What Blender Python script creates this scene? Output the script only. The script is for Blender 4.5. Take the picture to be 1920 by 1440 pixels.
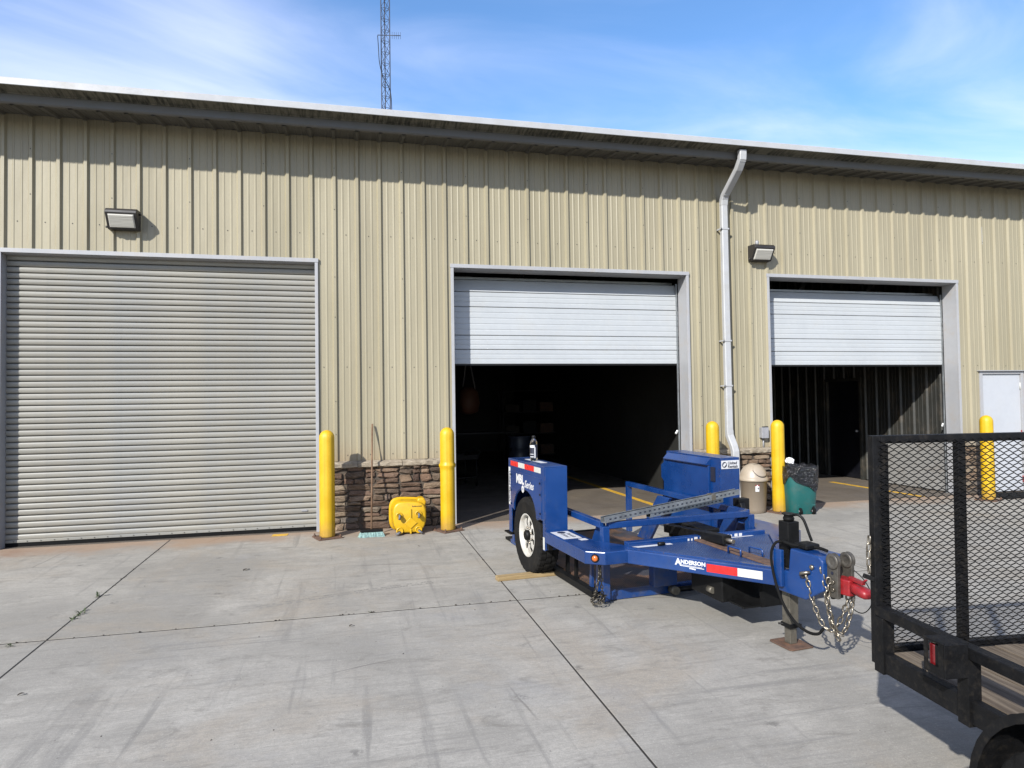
import bpy, math, random
import numpy as np
from mathutils import Vector, Matrix, Euler, noise as mnoise
random.seed(7)
for o in list(bpy.data.objects): bpy.data.objects.remove(o)
SC = bpy.context.scene
COL = SC.collection
FT = .3048
# ------------------------------------------------------------------ camera, sky, sun, exposure
FPX, YAW, PIT, ROL = 1275.4637, .2379, .0266, -.0146
CAM = np.array([3.9615, -9.5878, 1.7063]); SLOPE = .012
_R0 = np.array([math.cos(YAW), -math.sin(YAW), 0]); _F0 = np.array([math.sin(YAW), math.cos(YAW), 0]); _U0 = np.array([0, 0, 1.])
CF = _F0*math.cos(PIT)+_U0*math.sin(PIT); _U = -_F0*math.sin(PIT)+_U0*math.cos(PIT)
CR = _R0*math.cos(ROL)+_U*math.sin(ROL); CU = -_R0*math.sin(ROL)+_U*math.cos(ROL)
cam = bpy.data.cameras.new('camera'); camo = bpy.data.objects.new('camera', cam); COL.objects.link(camo)
cam.sensor_width = 36; cam.lens = 36*FPX/1920; cam.clip_end = 2000; cam.clip_start = .05
camo.matrix_world = Matrix(((CR[0], CU[0], -CF[0], CAM[0]), (CR[1], CU[1], -CF[1], CAM[1]), (CR[2], CU[2], -CF[2], CAM[2]), (0, 0, 0, 1)))
SC.camera = camo
def on_y(x, y, Y):
    d = CF+CR*(x-960)/FPX+CU*(720-y)/FPX
    return CAM+d*(Y-CAM[1])/d[1]
def on_g(x, y, h=0):
    d = CF+CR*(x-960)/FPX+CU*(720-y)/FPX
    return CAM+d*(SLOPE*CAM[1]+h-CAM[2])/(d[2]-SLOPE*d[1])
def gz(y): return SLOPE*min(y, 0)
SUNV = Vector((.92, 1.0, -.84)).normalized()          # direction the light travels
sun = bpy.data.lights.new('sun', 'SUN'); suno = bpy.data.objects.new('sun', sun); COL.objects.link(suno)
sun.energy = 4.7; sun.angle = math.radians(1.0); sun.color = (1, .975, .93)
suno.rotation_euler = SUNV.to_track_quat('-Z', 'Y').to_euler()
W = bpy.data.worlds.new('World'); SC.world = W; W.use_nodes = True
nt = W.node_tree; nt.nodes.clear()
sky = nt.nodes.new('ShaderNodeTexSky'); sky.sky_type = 'NISHITA'; sky.sun_disc = False
sky.sun_elevation = math.asin(-SUNV.z); sky.sun_rotation = math.atan2(-SUNV.x, -SUNV.y) % (2*math.pi)
sky.air_density = 1.0; sky.dust_density = .25; sky.ozone_density = 2.6; sky.altitude = 200
tc = nt.nodes.new('ShaderNodeTexCoord')
sep = nt.nodes.new('ShaderNodeSeparateXYZ'); nt.links.new(tc.outputs['Generated'], sep.inputs[0])
def wm(op, a, b=None):
    n = nt.nodes.new('ShaderNodeMath'); n.operation = op
    for i, v in enumerate((a, b)):
        if v is None: continue
        if isinstance(v, (int, float)): n.inputs[i].default_value = v
        else: nt.links.new(v, n.inputs[i])
    return n.outputs[0]
zz = wm('ADD', wm('MAXIMUM', sep.outputs[2], 0.0), .12)
cmb = nt.nodes.new('ShaderNodeCombineXYZ')
nt.links.new(wm('DIVIDE', sep.outputs[0], zz), cmb.inputs[0]); nt.links.new(wm('DIVIDE', sep.outputs[1], zz), cmb.inputs[1])
def wnoise(scale, det, rough, loc, stretch):
    mp = nt.nodes.new('ShaderNodeMapping'); mp.inputs['Location'].default_value = loc; mp.inputs['Scale'].default_value = stretch
    mp.inputs['Rotation'].default_value = (0, 0, .5)
    nt.links.new(cmb.outputs[0], mp.inputs[0])
    n = nt.nodes.new('ShaderNodeTexNoise'); n.inputs['Scale'].default_value = scale; n.inputs['Detail'].default_value = det; n.inputs['Roughness'].default_value = rough
    n.inputs['Distortion'].default_value = .6
    nt.links.new(mp.outputs[0], n.inputs['Vector']); return n.outputs[0]
n1 = wnoise(.42, 2, .5, (6.1, 3.2, 6), (1, 1, 1)); n2 = wnoise(1.6, 7, .55, (0, 0, 3), (.7, 1.3, 1))
cl = wm('ADD', wm('MULTIPLY', n1, .82), wm('MULTIPLY', n2, .32))
ramp = nt.nodes.new('ShaderNodeMapRange'); ramp.interpolation_type = 'SMOOTHSTEP'
ramp.inputs[1].default_value = .42; ramp.inputs[2].default_value = .70; ramp.inputs[3].default_value = .04; ramp.inputs[4].default_value = .78
nt.links.new(cl, ramp.inputs[0])
mix = nt.nodes.new('ShaderNodeMix'); mix.data_type = 'RGBA'
nt.links.new(ramp.outputs[0], mix.inputs[0])
hsv = nt.nodes.new('ShaderNodeHueSaturation'); hsv.inputs['Saturation'].default_value = 1.22; hsv.inputs['Value'].default_value = 1.0
nt.links.new(sky.outputs[0], hsv.inputs['Color'])
tint = nt.nodes.new('ShaderNodeMix'); tint.data_type = 'RGBA'; tint.blend_type = 'MULTIPLY'; tint.inputs[0].default_value = 1.; tint.inputs[7].default_value = (1.06, 1.0, 1.0, 1)
nt.links.new(hsv.outputs[0], tint.inputs[6]); nt.links.new(tint.outputs[2], mix.inputs[6]); mix.inputs[7].default_value = (4.7, 5.0, 6.6, 1)
bg = nt.nodes.new('ShaderNodeBackground'); bg.inputs[1].default_value = .132
out = nt.nodes.new('ShaderNodeOutputWorld')
nt.links.new(mix.outputs[2], bg.inputs[0]); nt.links.new(bg.outputs[0], out.inputs[0])
SC.view_settings.view_transform = 'Standard'; SC.view_settings.look = 'None'
SC.view_settings.exposure = 0.90; SC.view_settings.gamma = 1.0; SC.view_settings.use_curve_mapping = False

# ------------------------------------------------------------------ materials
ALB = .70                    # overall reflectance, set together with the exposure
class N:
    """small node-graph helper for one material"""
    def __init__(s, name):
        s.m = bpy.data.materials.new(name); s.m.use_nodes = True; s.t = s.m.node_tree
        s.b = s.t.nodes['Principled BSDF']
        s.tc = s.t.nodes.new('ShaderNodeTexCoord'); s.obj = s.tc.outputs['Object']
    def lk(s, a, b): s.t.links.new(a, b)
    def put(s, sock, v):
        if isinstance(v, (int, float, tuple)): sock.default_value = v
        else: s.lk(v, sock)
    def mapping(s, scale=(1, 1, 1), rot=(0, 0, 0), loc=(0, 0, 0), vec=None):
        n = s.t.nodes.new('ShaderNodeMapping'); n.inputs['Scale'].default_value = scale; n.inputs['Rotation'].default_value = rot; n.inputs['Location'].default_value = loc
        s.lk(vec or s.obj, n.inputs[0]); return n.outputs[0]
    def noise(s, scale, det=4, rough=.55, vec=None, dist=0):
        n = s.t.nodes.new('ShaderNodeTexNoise'); n.inputs['Scale'].default_value = scale; n.inputs['Detail'].default_value = det
        n.inputs['Roughness'].default_value = rough; n.inputs['Distortion'].default_value = dist
        s.lk(vec or s.obj, n.inputs['Vector']); return n.outputs[0]
    def voro(s, scale, vec=None, feat='F1'):
        n = s.t.nodes.new('ShaderNodeTexVoronoi'); n.feature = feat; n.inputs['Scale'].default_value = scale
        s.lk(vec or s.obj, n.inputs['Vector']); return n.outputs[0]
    def rng(s, v, a, b, c=0., d=1., smooth=True):
        n = s.t.nodes.new('ShaderNodeMapRange'); n.interpolation_type = 'SMOOTHSTEP' if smooth else 'LINEAR'
        s.lk(v, n.inputs[0])
        for i, x in enumerate((a, b, c, d)): n.inputs[i+1].default_value = x
        return n.outputs[0]
    def math(s, op, a, b=0.):
        n = s.t.nodes.new('ShaderNodeMath'); n.operation = op; s.put(n.inputs[0], a); s.put(n.inputs[1], b); return n.outputs[0]
    def mix(s, f, a, b, mode='MIX'):
        n = s.t.nodes.new('ShaderNodeMix'); n.data_type = 'RGBA'; n.blend_type = mode
        s.put(n.inputs[0], f)
        for k, v in ((6, a), (7, b)):
            if isinstance(v, tuple) and len(v) == 3: v = (*v, 1)
            s.put(n.inputs[k], v)
        return n.outputs[2]
    def ramp(s, v, stops):
        n = s.t.nodes.new('ShaderNodeValToRGB'); s.lk(v, n.inputs[0]); e = n.color_ramp.elements
        while len(e) > 1: e.remove(e[-1])
        e[0].position = stops[0][0]; e[0].color = (*stops[0][1], 1)
        for p, c in stops[1:]:
            x = e.new(p); x.color = (*c, 1)
        return n.outputs[0]
    def xyz(s, i):
        n = s.t.nodes.new('ShaderNodeSeparateXYZ'); s.lk(s.obj, n.inputs[0]); return n.outputs[i]
    def rand(s):
        return s.t.nodes.new('ShaderNodeObjectInfo').outputs['Random']
    def bump(s, h, strength=.3, dist=.01):
        n = s.t.nodes.new('ShaderNodeBump'); n.inputs['Strength'].default_value = strength; n.inputs['Distance'].default_value = dist
        s.lk(h, n.inputs['Height']); s.lk(n.outputs[0], s.b.inputs['Normal'])
    def fin(s, col, rough=.5, metal=0., spec=.5, coat=0.):
        if not isinstance(col, tuple): col = s.mix(1., col, (ALB, ALB, ALB), 'MULTIPLY')
        else: col = (*[x*ALB for x in col], 1)
        s.put(s.b.inputs['Base Color'], col)
        s.put(s.b.inputs['Roughness'], rough); s.b.inputs['Metallic'].default_value = metal
        s.b.inputs['Specular IOR Level'].default_value = spec; s.b.inputs['Coat Weight'].default_value = coat
        s.b.inputs['Coat Roughness'].default_value = .08
        return s.m
MATS = {}
def mat(name, col, rough=.5, metal=0., var=.15, scale=6, dirt=None, damt=.3, dscale=3., bump=0., bscale=80, coat=0., spec=.5):
    if name in MATS: return MATS[name]
    n = N(name)
    a = n.noise(scale, 6, .6); b = n.noise(scale*9, 3, .6)
    f = n.math('ADD', n.math('MULTIPLY', a, .7), n.math('MULTIPLY', b, .3))
    c = n.mix(n.rng(f, .3, .7), tuple(x*(1-var) for x in col), tuple(min(1, x*(1+var)) for x in col))
    r = n.rng(f, .3, .7, max(.03, rough-.08), min(1, rough+.1))
    if dirt:
        d = n.math('MULTIPLY', n.rng(n.noise(dscale, 8, .68), .48, .72), damt)
        c = n.mix(d, c, dirt)
        r = n.math('MAXIMUM', r, n.math('MULTIPLY', d, .8))
    if bump: n.bump(n.noise(bscale, 4, .6), bump, .004)
    MATS[name] = n.fin(c, r, metal, spec, coat); return MATS[name]

def concrete(name, tone=(.405, .382, .335), inside=False):
    n = N(name)
    big = n.noise(.45, 5, .6, dist=.8); mid = n.noise(2.3, 7, .65); fine = n.noise(38, 4, .7)
    st = n.noise(1., 6, .65, vec=n.mapping((1.3, 17, 1), (0, 0, -.10)))                    # trowel / broom streaks
    st2 = n.noise(1., 5, .6, vec=n.mapping((7., .45, 1), (0, 0, -.38)), dist=.5)              # tyre smears
    base = n.mix(n.rng(big, .36, .64), tuple(x*.74 for x in tone), tuple(x*1.08 for x in tone))
    base = n.mix(n.rng(mid, .42, .68, 0, .6), base, tuple(x*.66 for x in tone))
    base = n.mix(n.rng(st, .50, .70, 0, .6), base, tuple(x*.62 for x in tone))
    base = n.mix(n.rng(n.noise(1.3, 6, .7, dist=1.2), .52, .72, 0, .6), base, (tone[0]*1.2, tone[1]*1.2, tone[2]*1.2))
    base = n.mix(n.math('MULTIPLY', n.rng(st2, .55, .67), n.rng(big, .40, .58, .05, .6)), base, (.17, .163, .152))
    st3 = n.noise(1., 7, .75, vec=n.mapping((.5, 13., 1), (0, 0, .55)), dist=.3)                # older wheel tracks across the yard
    base = n.mix(n.math('MULTIPLY', n.rng(st3, .53, .66), n.rng(n.noise(.6, 3, .5), .44, .60, 0, .6)), base, (.18, .172, .16))
    base = n.mix(n.rng(n.noise(.7, 6, .7, dist=.6), .48, .70, 0, .6), base, (.36, .30, .222))
    base = n.mix(n.rng(n.noise(.9, 6, .7, vec=n.mapping(loc=(7, 3, 0))), .55, .75, 0, .4), base, (.255, .262, .275))
    base = n.mix(n.rng(fine, .38, .7, 0, .38), base, tuple(x*.6 for x in tone))
    broom = n.noise(1., 4, .75, vec=n.mapping((5, 85, 1), (0, 0, -.06)))
    base = n.mix(n.rng(broom, .48, .66, 0, .42), base, tuple(x*.55 for x in tone))
    smut = n.noise(2.6, 8, .75, vec=n.mapping((1, 2.2, 1), (0, 0, .3), (4, 1, 0)), dist=.9)
    base = n.mix(n.rng(smut, .52, .70, 0, .62), base, (.165, .152, .130))
    grain = n.noise(170, 2, .8)
    base = n.mix(n.rng(grain, .42, .66, 0, .42), base, tuple(x*.5 for x in tone))
    base = n.mix(n.rng(n.noise(95, 2, .7), .58, .7, 0, .35), base, tuple(x*1.3 for x in tone))
    ck = n.t.nodes.new('ShaderNodeTexVoronoi'); ck.feature = 'DISTANCE_TO_EDGE'; ck.inputs['Scale'].default_value = .33
    wv = n.mix(.09, n.obj, n.t.nodes.new('ShaderNodeTexNoise').outputs['Color']); n.lk(wv, ck.inputs['Vector'])
    crack = n.math('MULTIPLY', n.rng(ck.outputs[0], .0008, .0030, 1, 0), n.rng(n.noise(.5, 2, .5, vec=n.mapping(loc=(3, 9, 0))), .54, .6, 0, .6))
    base = n.mix(crack, base, (.10, .09, .08))                                                   # a few hairline cracks
    drip = n.math('MULTIPLY', n.rng(n.voro(1.7), .03, .10, 1, 0), n.rng(n.noise(30, 3, .7), .42, .55, 0, .5))
    base = n.mix(drip, base, (.07, .065, .06))                                                   # old oil drips
    # grit and small dark specks
    v = n.voro(9.); base = n.mix(n.rng(v, .02, .055, .75, 0), base, (.07, .06, .05))
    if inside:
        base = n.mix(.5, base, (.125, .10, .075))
    else:
        y = n.xyz(1); nn = n.noise(1.4, 6, .65)
        near = n.rng(n.math('ADD', y, n.math('MULTIPLY', n.math('SUBTRACT', nn, .5), 1.5)), -.75, .02)
        base = n.mix(n.math('MULTIPLY', near, .72), base, (.34, .22, .135))                   # red clay washed along the wall
        x = n.xyz(0)
        clay = n.math('MULTIPLY', n.math('MULTIPLY', n.rng(x, .9, 0.), n.rng(y, -4.4, -2.8)), n.rng(nn, .5, .68, 0, .45))
        base = n.mix(clay, base, (.22, .125, .085))
        rnd = n.rand(); base = n.mix(1., base, n.ramp(rnd, [(0, (.95, .945, .935)), (.5, (1, 1, 1)), (1, (.97, .975, .98))]), 'MULTIPLY')
    h = n.math('ADD', n.math('MULTIPLY', fine, .5), n.math('ADD', n.math('MULTIPLY', st, .9), n.math('MULTIPLY', n.noise(140, 3, .7), .5)))
    n.bump(h, .35, .004)
    return n.fin(base, n.rng(mid, .3, .7, .72, .92) if not inside else n.rng(mid, .3, .7, .35, .6), 0, .35)
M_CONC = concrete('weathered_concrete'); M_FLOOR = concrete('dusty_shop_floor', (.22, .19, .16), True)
M_JOINT = mat('joint_filler', (.02, .017, .013), .95)
M_DIRTGROUND = mat('bare_ground', (.20, .17, .11), .95, var=.3, scale=.4, dirt=(.09, .12, .04), damt=.8, dscale=.6)

def wallpaint():
    n = N('tan_wall_paint')
    a = n.noise(1.2, 6, .6, vec=n.mapping((1.5, 1.5, .25))); b = n.noise(30, 3, .6)
    z = n.xyz(2)
    c = n.mix(n.rng(a, .3, .7), (.305, .268, .178), (.36, .32, .218))
    c = n.mix(n.rng(b, .4, .8, 0, .25), c, (.28, .245, .17))
    streak = n.noise(1., 6, .72, vec=n.mapping((17, 17, .30)))
    c = n.mix(n.rng(streak, .53, .78, 0, .42), c, (.205, .178, .12))
    n.bump(n.noise(1., 3, .5, vec=n.mapping((3., 3., .9))), .25, .03)
    low = n.rng(n.math('ADD', z, n.math('MULTIPLY', a, .5)), 1.5, .95, 0, .55)
    c = n.mix(low, c, (.28, .18, .10))                                                           # clay splash at the foot of the sheets
    tint = n.ramp(n.rand(), [(0, (.95, .95, .93)), (1, (1, 1, 1))]); c = n.mix(1., c, tint, 'MULTIPLY')
    return n.fin(c, n.rng(a, .3, .7, .36, .52), 0, .45)
M_WALL = wallpaint()
M_TRIM = mat('pale_grey_trim', (.36, .362, .37), .45, var=.06, scale=2, dirt=(.33, .26, .18), damt=.3, dscale=4)
M_WHITE = mat('white_gutter_paint', (.42, .425, .43), .4, var=.05, dirt=(.35, .33, .28), damt=.35, dscale=5)
def mildew():
    n = N('mildewed_gutter')
    a = n.noise(1., 7, .7, vec=n.mapping((26, 3, 9))); b = n.noise(2., 6, .65)
    f = n.math('ADD', n.math('MULTIPLY', a, .75), n.math('MULTIPLY', b, .35))
    c = n.mix(n.rng(f, .47, .68), (.15, .142, .108), (.016, .016, .010))
    return n.fin(c, .85)
M_MILDEW = mildew()
M_SOFFIT = mat('soffit_paint', (.105, .10, .088), .5, var=.1, scale=3, dirt=(.08, .08, .06), damt=.6, dscale=4)
def slatpaint():
    n = N('grey_roll_up_paint')
    a = n.noise(.9, 6, .6, vec=n.mapping((.5, 1, 3))); z = n.xyz(2)
    c = n.mix(n.rng(a, .3, .7), (.195, .215, .232), (.25, .27, .285))
    low = n.rng(n.math('ADD', z, n.math('MULTIPLY', n.noise(1.3, 5, .6), .5)), .62, .12, 0, .6)
    c = n.mix(low, c, (.36, .31, .21))
    c = n.mix(1., c, n.ramp(n.rand(), [(0, (.86, .86, .86)), (.5, (.97, .97, .97)), (1, (1.04, 1.04, 1.04))]), 'MULTIPLY')
    gr = n.noise(1., 6, .7, vec=n.mapping((5, 5, 1.2)))
    c = n.mix(n.rng(gr, .55, .75, 0, .35), c, (.13, .125, .11))
    return n.fin(c, n.rng(a, .3, .7, .33, .5), 0, .5)
M_SLAT = slatpaint()
M_SECT = mat('white_door_paint', (.44, .46, .47), .38, var=.05, scale=1.5, dirt=(.4, .38, .33), damt=.2, dscale=3)
M_MAN = mat('grey_white_door_paint', (.46, .475, .50), .42, var=.05, scale=1.5, dirt=(.4, .38, .33), damt=.2)
M_DARKWALL = mat('dim_liner_panel', (.018, .018, .016), .6, var=.1, scale=1)  # near-black colour stands in for the shade inside the bays
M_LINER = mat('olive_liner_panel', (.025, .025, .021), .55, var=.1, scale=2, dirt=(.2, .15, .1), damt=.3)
M_NAVY = mat('dark_navy_door', (.004, .0045, .008), .45)
M_BLACK = mat('black_rubber', (.008, .008, .008), .85, spec=.1, var=.3, scale=20)
M_TYRE = mat('tyre_rubber', (.012, .0115, .011), .8, spec=.12, var=.3, scale=14, dirt=(.05, .043, .033), damt=.25, dscale=5, bump=.3, bscale=120)
def stone():
    n = N('field_stone')
    c = n.ramp(n.rand(), [(0, (.075, .045, .032)), (.14, (.155, .10, .065)), (.28, (.26, .185, .12)), (.42, (.10, .07, .05)), (.55, (.30, .225, .15)), (.68, (.19, .115, .075)), (.8, (.15, .125, .10)), (.92, (.34, .265, .18)), (1, (.085, .052, .04))])
    a = n.noise(9, 7, .68, vec=n.mapping((1, 1, 2.6))); b = n.noise(60, 4, .7)
    c = n.mix(n.rng(a, .35, .7, 0, .7), c, n.mix(1., c, (.42, .38, .34), 'MULTIPLY'))
    c = n.mix(n.rng(b, .55, .8, 0, .4), c, (.42, .37, .29))
    n.bump(n.math('ADD', n.math('MULTIPLY', a, 1.4), n.math('MULTIPLY', b, .35)), .9, .018)
    return n.fin(c, .88, 0, .3)
M_STONE = stone()
M_MORTAR = mat('dark_mortar', (.075, .058, .042), .95, var=.3, scale=20, bump=.5)
def sill():
    n = N('stone_sill_mix'); a = n.noise(12, 7, .7, vec=n.mapping((1, 1, 3)))
    c = n.mix(n.rng(a, .3, .7), (.20, .16, .11), (.40, .34, .25)); n.bump(a, .9, .02); return n.fin(c, .85)
M_SILL = sill()
M_YEL0 = mat('yellow_plastic', (.62, .37, .004), .36, var=.05, scale=3, dirt=(.42, .24, .03), damt=.25, dscale=6)
def bollpaint():
    n = N('scuffed_yellow_sleeve'); z = n.xyz(2)
    a = n.noise(3, 5, .6); c = n.mix(n.rng(a, .3, .7), (.56, .335, .004), (.65, .40, .008))
    foot = n.math('MULTIPLY', n.rng(n.math('ADD', z, n.math('MULTIPLY', n.noise(7, 6, .7), .3)), .42, .10), .75); c = n.mix(foot, c, (.30, .17, .05))
    sc = n.noise(1., 6, .75, vec=n.mapping((9, 9, 60))); c = n.mix(n.math('MULTIPLY', n.rng(sc, .60, .72), n.rng(n.noise(4, 3, .5), .48, .62, 0, .6)), c, (.20, .13, .03))
    c = n.mix(n.rng(n.noise(1., 5, .7, vec=n.mapping((22, 22, 1.2))), .56, .75, 0, .35), c, (.36, .22, .02))
    return n.fin(c, n.rng(a, .3, .7, .38, .55), 0, .45)
M_YEL = bollpaint()
M_BUCKET = mat('yellow_bucket_plastic', (.62, .36, .004), .4, var=.08, scale=8, dirt=(.25, .14, .03), damt=.45, dscale=9)
M_YPAINT = mat('yellow_line_paint', (.66, .38, .03), .6, var=.2, scale=12, dirt=(.2, .16, .1), damt=.6, dscale=9)
M_RUST = mat('rusty_steel', (.10, .055, .035), .85, var=.4, scale=18, dirt=(.19, .085, .035), damt=.7, dscale=12, bump=.3)
def bluepaint():
    n = N('blue_trailer_paint')
    a = n.noise(2.2, 6, .6); b = n.noise(26, 5, .7)
    c = n.mix(n.rng(a, .3, .7), (.0028, .030, .135), (.005, .047, .195))
    c = n.mix(n.math('MULTIPLY', n.rng(n.noise(4, 8, .74), .52, .78), .26), c, (.06, .075, .11))
    z = n.xyz(2); dust = n.math('MULTIPLY', n.rng(z, .62, .05), n.rng(n.noise(9, 7, .7), .42, .7, 0, .55)); c = n.mix(dust, c, (.10, .088, .07))
    geo = n.t.nodes.new('ShaderNodeNewGeometry');
    edge = n.t.nodes.new('ShaderNodeBevel'); edge.samples = 4; edge.inputs['Radius'].default_value = .010
    dt = n.t.nodes.new('ShaderNodeVectorMath'); dt.operation = 'DOT_PRODUCT'; n.lk(edge.outputs[0], dt.inputs[0]); n.lk(geo.outputs['Normal'], dt.inputs[1])
    ed = n.math('MULTIPLY', n.rng(dt.outputs['Value'], .97, .80), n.rng(n.noise(16, 6, .75), .50, .60, 0, .8)); c = n.mix(ed, c, (.13, .095, .075))
    c = n.mix(n.math('MULTIPLY', n.rng(b, .66, .74), n.rng(a, .42, .6)), c, (.12, .075, .055))
    return n.fin(c, n.rng(a, .3, .7, .22, .42), 0, .5, .25)
M_BLUE = bluepaint()
def tread(name, blue):
    n = N(name)
    v = n.mapping((24, 24, 24), (0, 0, .785))
    w = n.t.nodes.new('ShaderNodeTexBrick'); w.inputs['Scale'].default_value = 1.; w.inputs['Mortar Size'].default_value = .16; w.inputs['Brick Width'].default_value = 1.; w.inputs['Row Height'].default_value = .45; w.inputs['Mortar Smooth'].default_value = .6
    n.lk(v, w.inputs['Vector'])
    a = n.noise(3.5, 7, .68); f = w.outputs['Fac']
    if blue: c = n.mix(n.rng(a, .35, .7), (.010, .042, .15), (.035, .085, .22))
    else:
        c = n.mix(n.rng(a, .34, .66), (.045, .042, .040), (.24, .13, .075)); c = n.mix(n.rng(n.noise(2.2, 6, .6), .5, .62, 0, .8), c, (.06, .075, .10))
    c = n.mix(n.math('MULTIPLY', f, .35), c, (.02, .02, .025))
    n.bump(n.math('SUBTRACT', 1., f), .6, .004)
    return n.fin(c, .42 if blue else .6, 0 if blue else .35)
M_TREADB = tread('blue_tread_plate', True); M_TREADR = tread('worn_tread_plate', False)
M_STEELBLK = mat('black_trailer_paint', (.007, .007, .0075), .5, var=.3, scale=12, spec=.16, dirt=(.06, .05, .037), damt=.3, dscale=22, bump=.35, bscale=60)
M_GREASE = mat('greasy_black_steel', (.006, .006, .006), .5, spec=.2, var=.3, scale=12)
M_GALV = mat('galvanised_steel', (.36, .38, .385), .42, .75, var=.2, scale=10, dirt=(.12, .12, .12), damt=.35, dscale=8)
M_CHAIN = mat('chain_steel', (.34, .30, .24), .36, .9, var=.3, scale=30)
M_JACK = mat('weathered_jack_steel', (.17, .155, .125), .5, .55, var=.35, scale=14, dirt=(.07, .045, .03), damt=.5, dscale=14)
M_HOOK = mat('grey_cast_steel', (.11, .10, .085), .5, .5, var=.25, scale=18)
M_RED = mat('worn_red_paint', (.26, .009, .012), .4, var=.2, scale=18, dirt=(.06, .03, .035), damt=.65, dscale=14)
M_REDTAPE = mat('red_reflective_tape', (.62, .02, .018), .3, var=.08, scale=20)
M_WHTAPE = mat('white_reflective_tape', (.58, .58, .53), .32, var=.08, scale=20, dirt=(.4, .38, .32), damt=.3)
M_DECAL = mat('white_decal', (.62, .62, .62), .4, var=.03)
M_INK = mat('decal_ink', (.012, .014, .03), .5, var=.05); M_INKG = mat('decal_grey', (.12, .13, .16), .5)
M_RIM = mat('white_wheel_paint', (.52, .50, .45), .42, var=.06, scale=6, dirt=(.25, .17, .1), damt=.4, dscale=9)
M_AMBER = mat('amber_lens', (.55, .13, .015), .2, var=.3, scale=60, coat=.6)
M_REDLENS = mat('red_lens', (.14, .008, .010), .2, var=.2, scale=40, coat=.5)
def wood(name, a, b, along=0):
    n = N(name); sc = [9, 9, 9]; sc[along] = .55
    g = n.noise(3, 7, .65, vec=n.mapping(tuple(sc)), dist=.4); h = n.noise(1., 4, .6)
    c = n.mix(n.rng(g, .33, .68), a, b); c = n.mix(n.rng(h, .4, .7, 0, .4), c, tuple(x*.6 for x in a))
    t = n.ramp(n.rand(), [(0, (.75, .73, .7)), (1, (1.0, 1.0, 1.0))]); c = n.mix(1., c, t, 'MULTIPLY')
    n.bump(g, .5, .006); return n.fin(c, .82, 0, .3)
M_DECK = wood('weathered_deck_wood', (.075, .055, .038), (.23, .185, .135)); M_LUMBER = wood('pale_lumber', (.24, .16, .07), (.42, .31, .16))
M_HANDLE = wood('broom_handle_wood', (.15, .085, .05), (.28, .18, .11), 2)
M_BRISTLE = mat('teal_bristles', (.30, .46, .42), .8, var=.3, scale=60)
M_TAUPE = mat('taupe_plastic', (.205, .165, .12), .42, var=.05, scale=3, dirt=(.17, .13, .09), damt=.3)
M_TAUPEL = mat('light_taupe_lid', (.36, .30, .225), .42, var=.05, scale=3)
M_GREEN = mat('green_bin_plastic', (.006, .095, .088), .45, var=.08, scale=4, dirt=(.09, .10, .085), damt=.4, dscale=5)
def bag():
    n = N('black_bin_liner'); a = n.noise(14, 5, .6, vec=n.mapping((1, 1, .6)), dist=1.5)
    n.bump(a, 1., .06); return n.fin((.004, .004, .0045), .13, 0, .6)
M_BAG = bag()
M_PAPER = mat('white_paper', (.82, .82, .8), .7, var=.04)
M_LEAF = mat('weed_leaf', (.045, .065, .02), .7, var=.4, scale=30); M_TWIG = mat('dry_litter', (.05, .04, .03), .9)
M_BRONZE = mat('dark_bronze_housing', (.022, .019, .017), .5, var=.2, scale=9)
def lens():
    n = N('prismatic_lamp_lens'); w = n.noise(1., 2, .5, vec=n.mapping((3, 3, 90)))
    n.bump(w, .6, .006); return n.fin((.52, .50, .44), .25, 0, .5, .3)
M_LENS = lens()
M_TOWER = mat('tower_steel', (.05, .065, .10), .55, .2, var=.15)
M_CASTER = mat('grey_caster_rubber', (.12, .125, .14), .6)
M_BOX = mat('grey_electrical_box', (.33, .33, .34), .5, .2)
def glass():
    n = N('clear_bottle_plastic'); n.b.inputs['Transmission Weight'].default_value = 1.; n.b.inputs['IOR'].default_value = 1.33
    return n.fin((.97, .98, .98), .05)
M_GLASS = glass()

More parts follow.
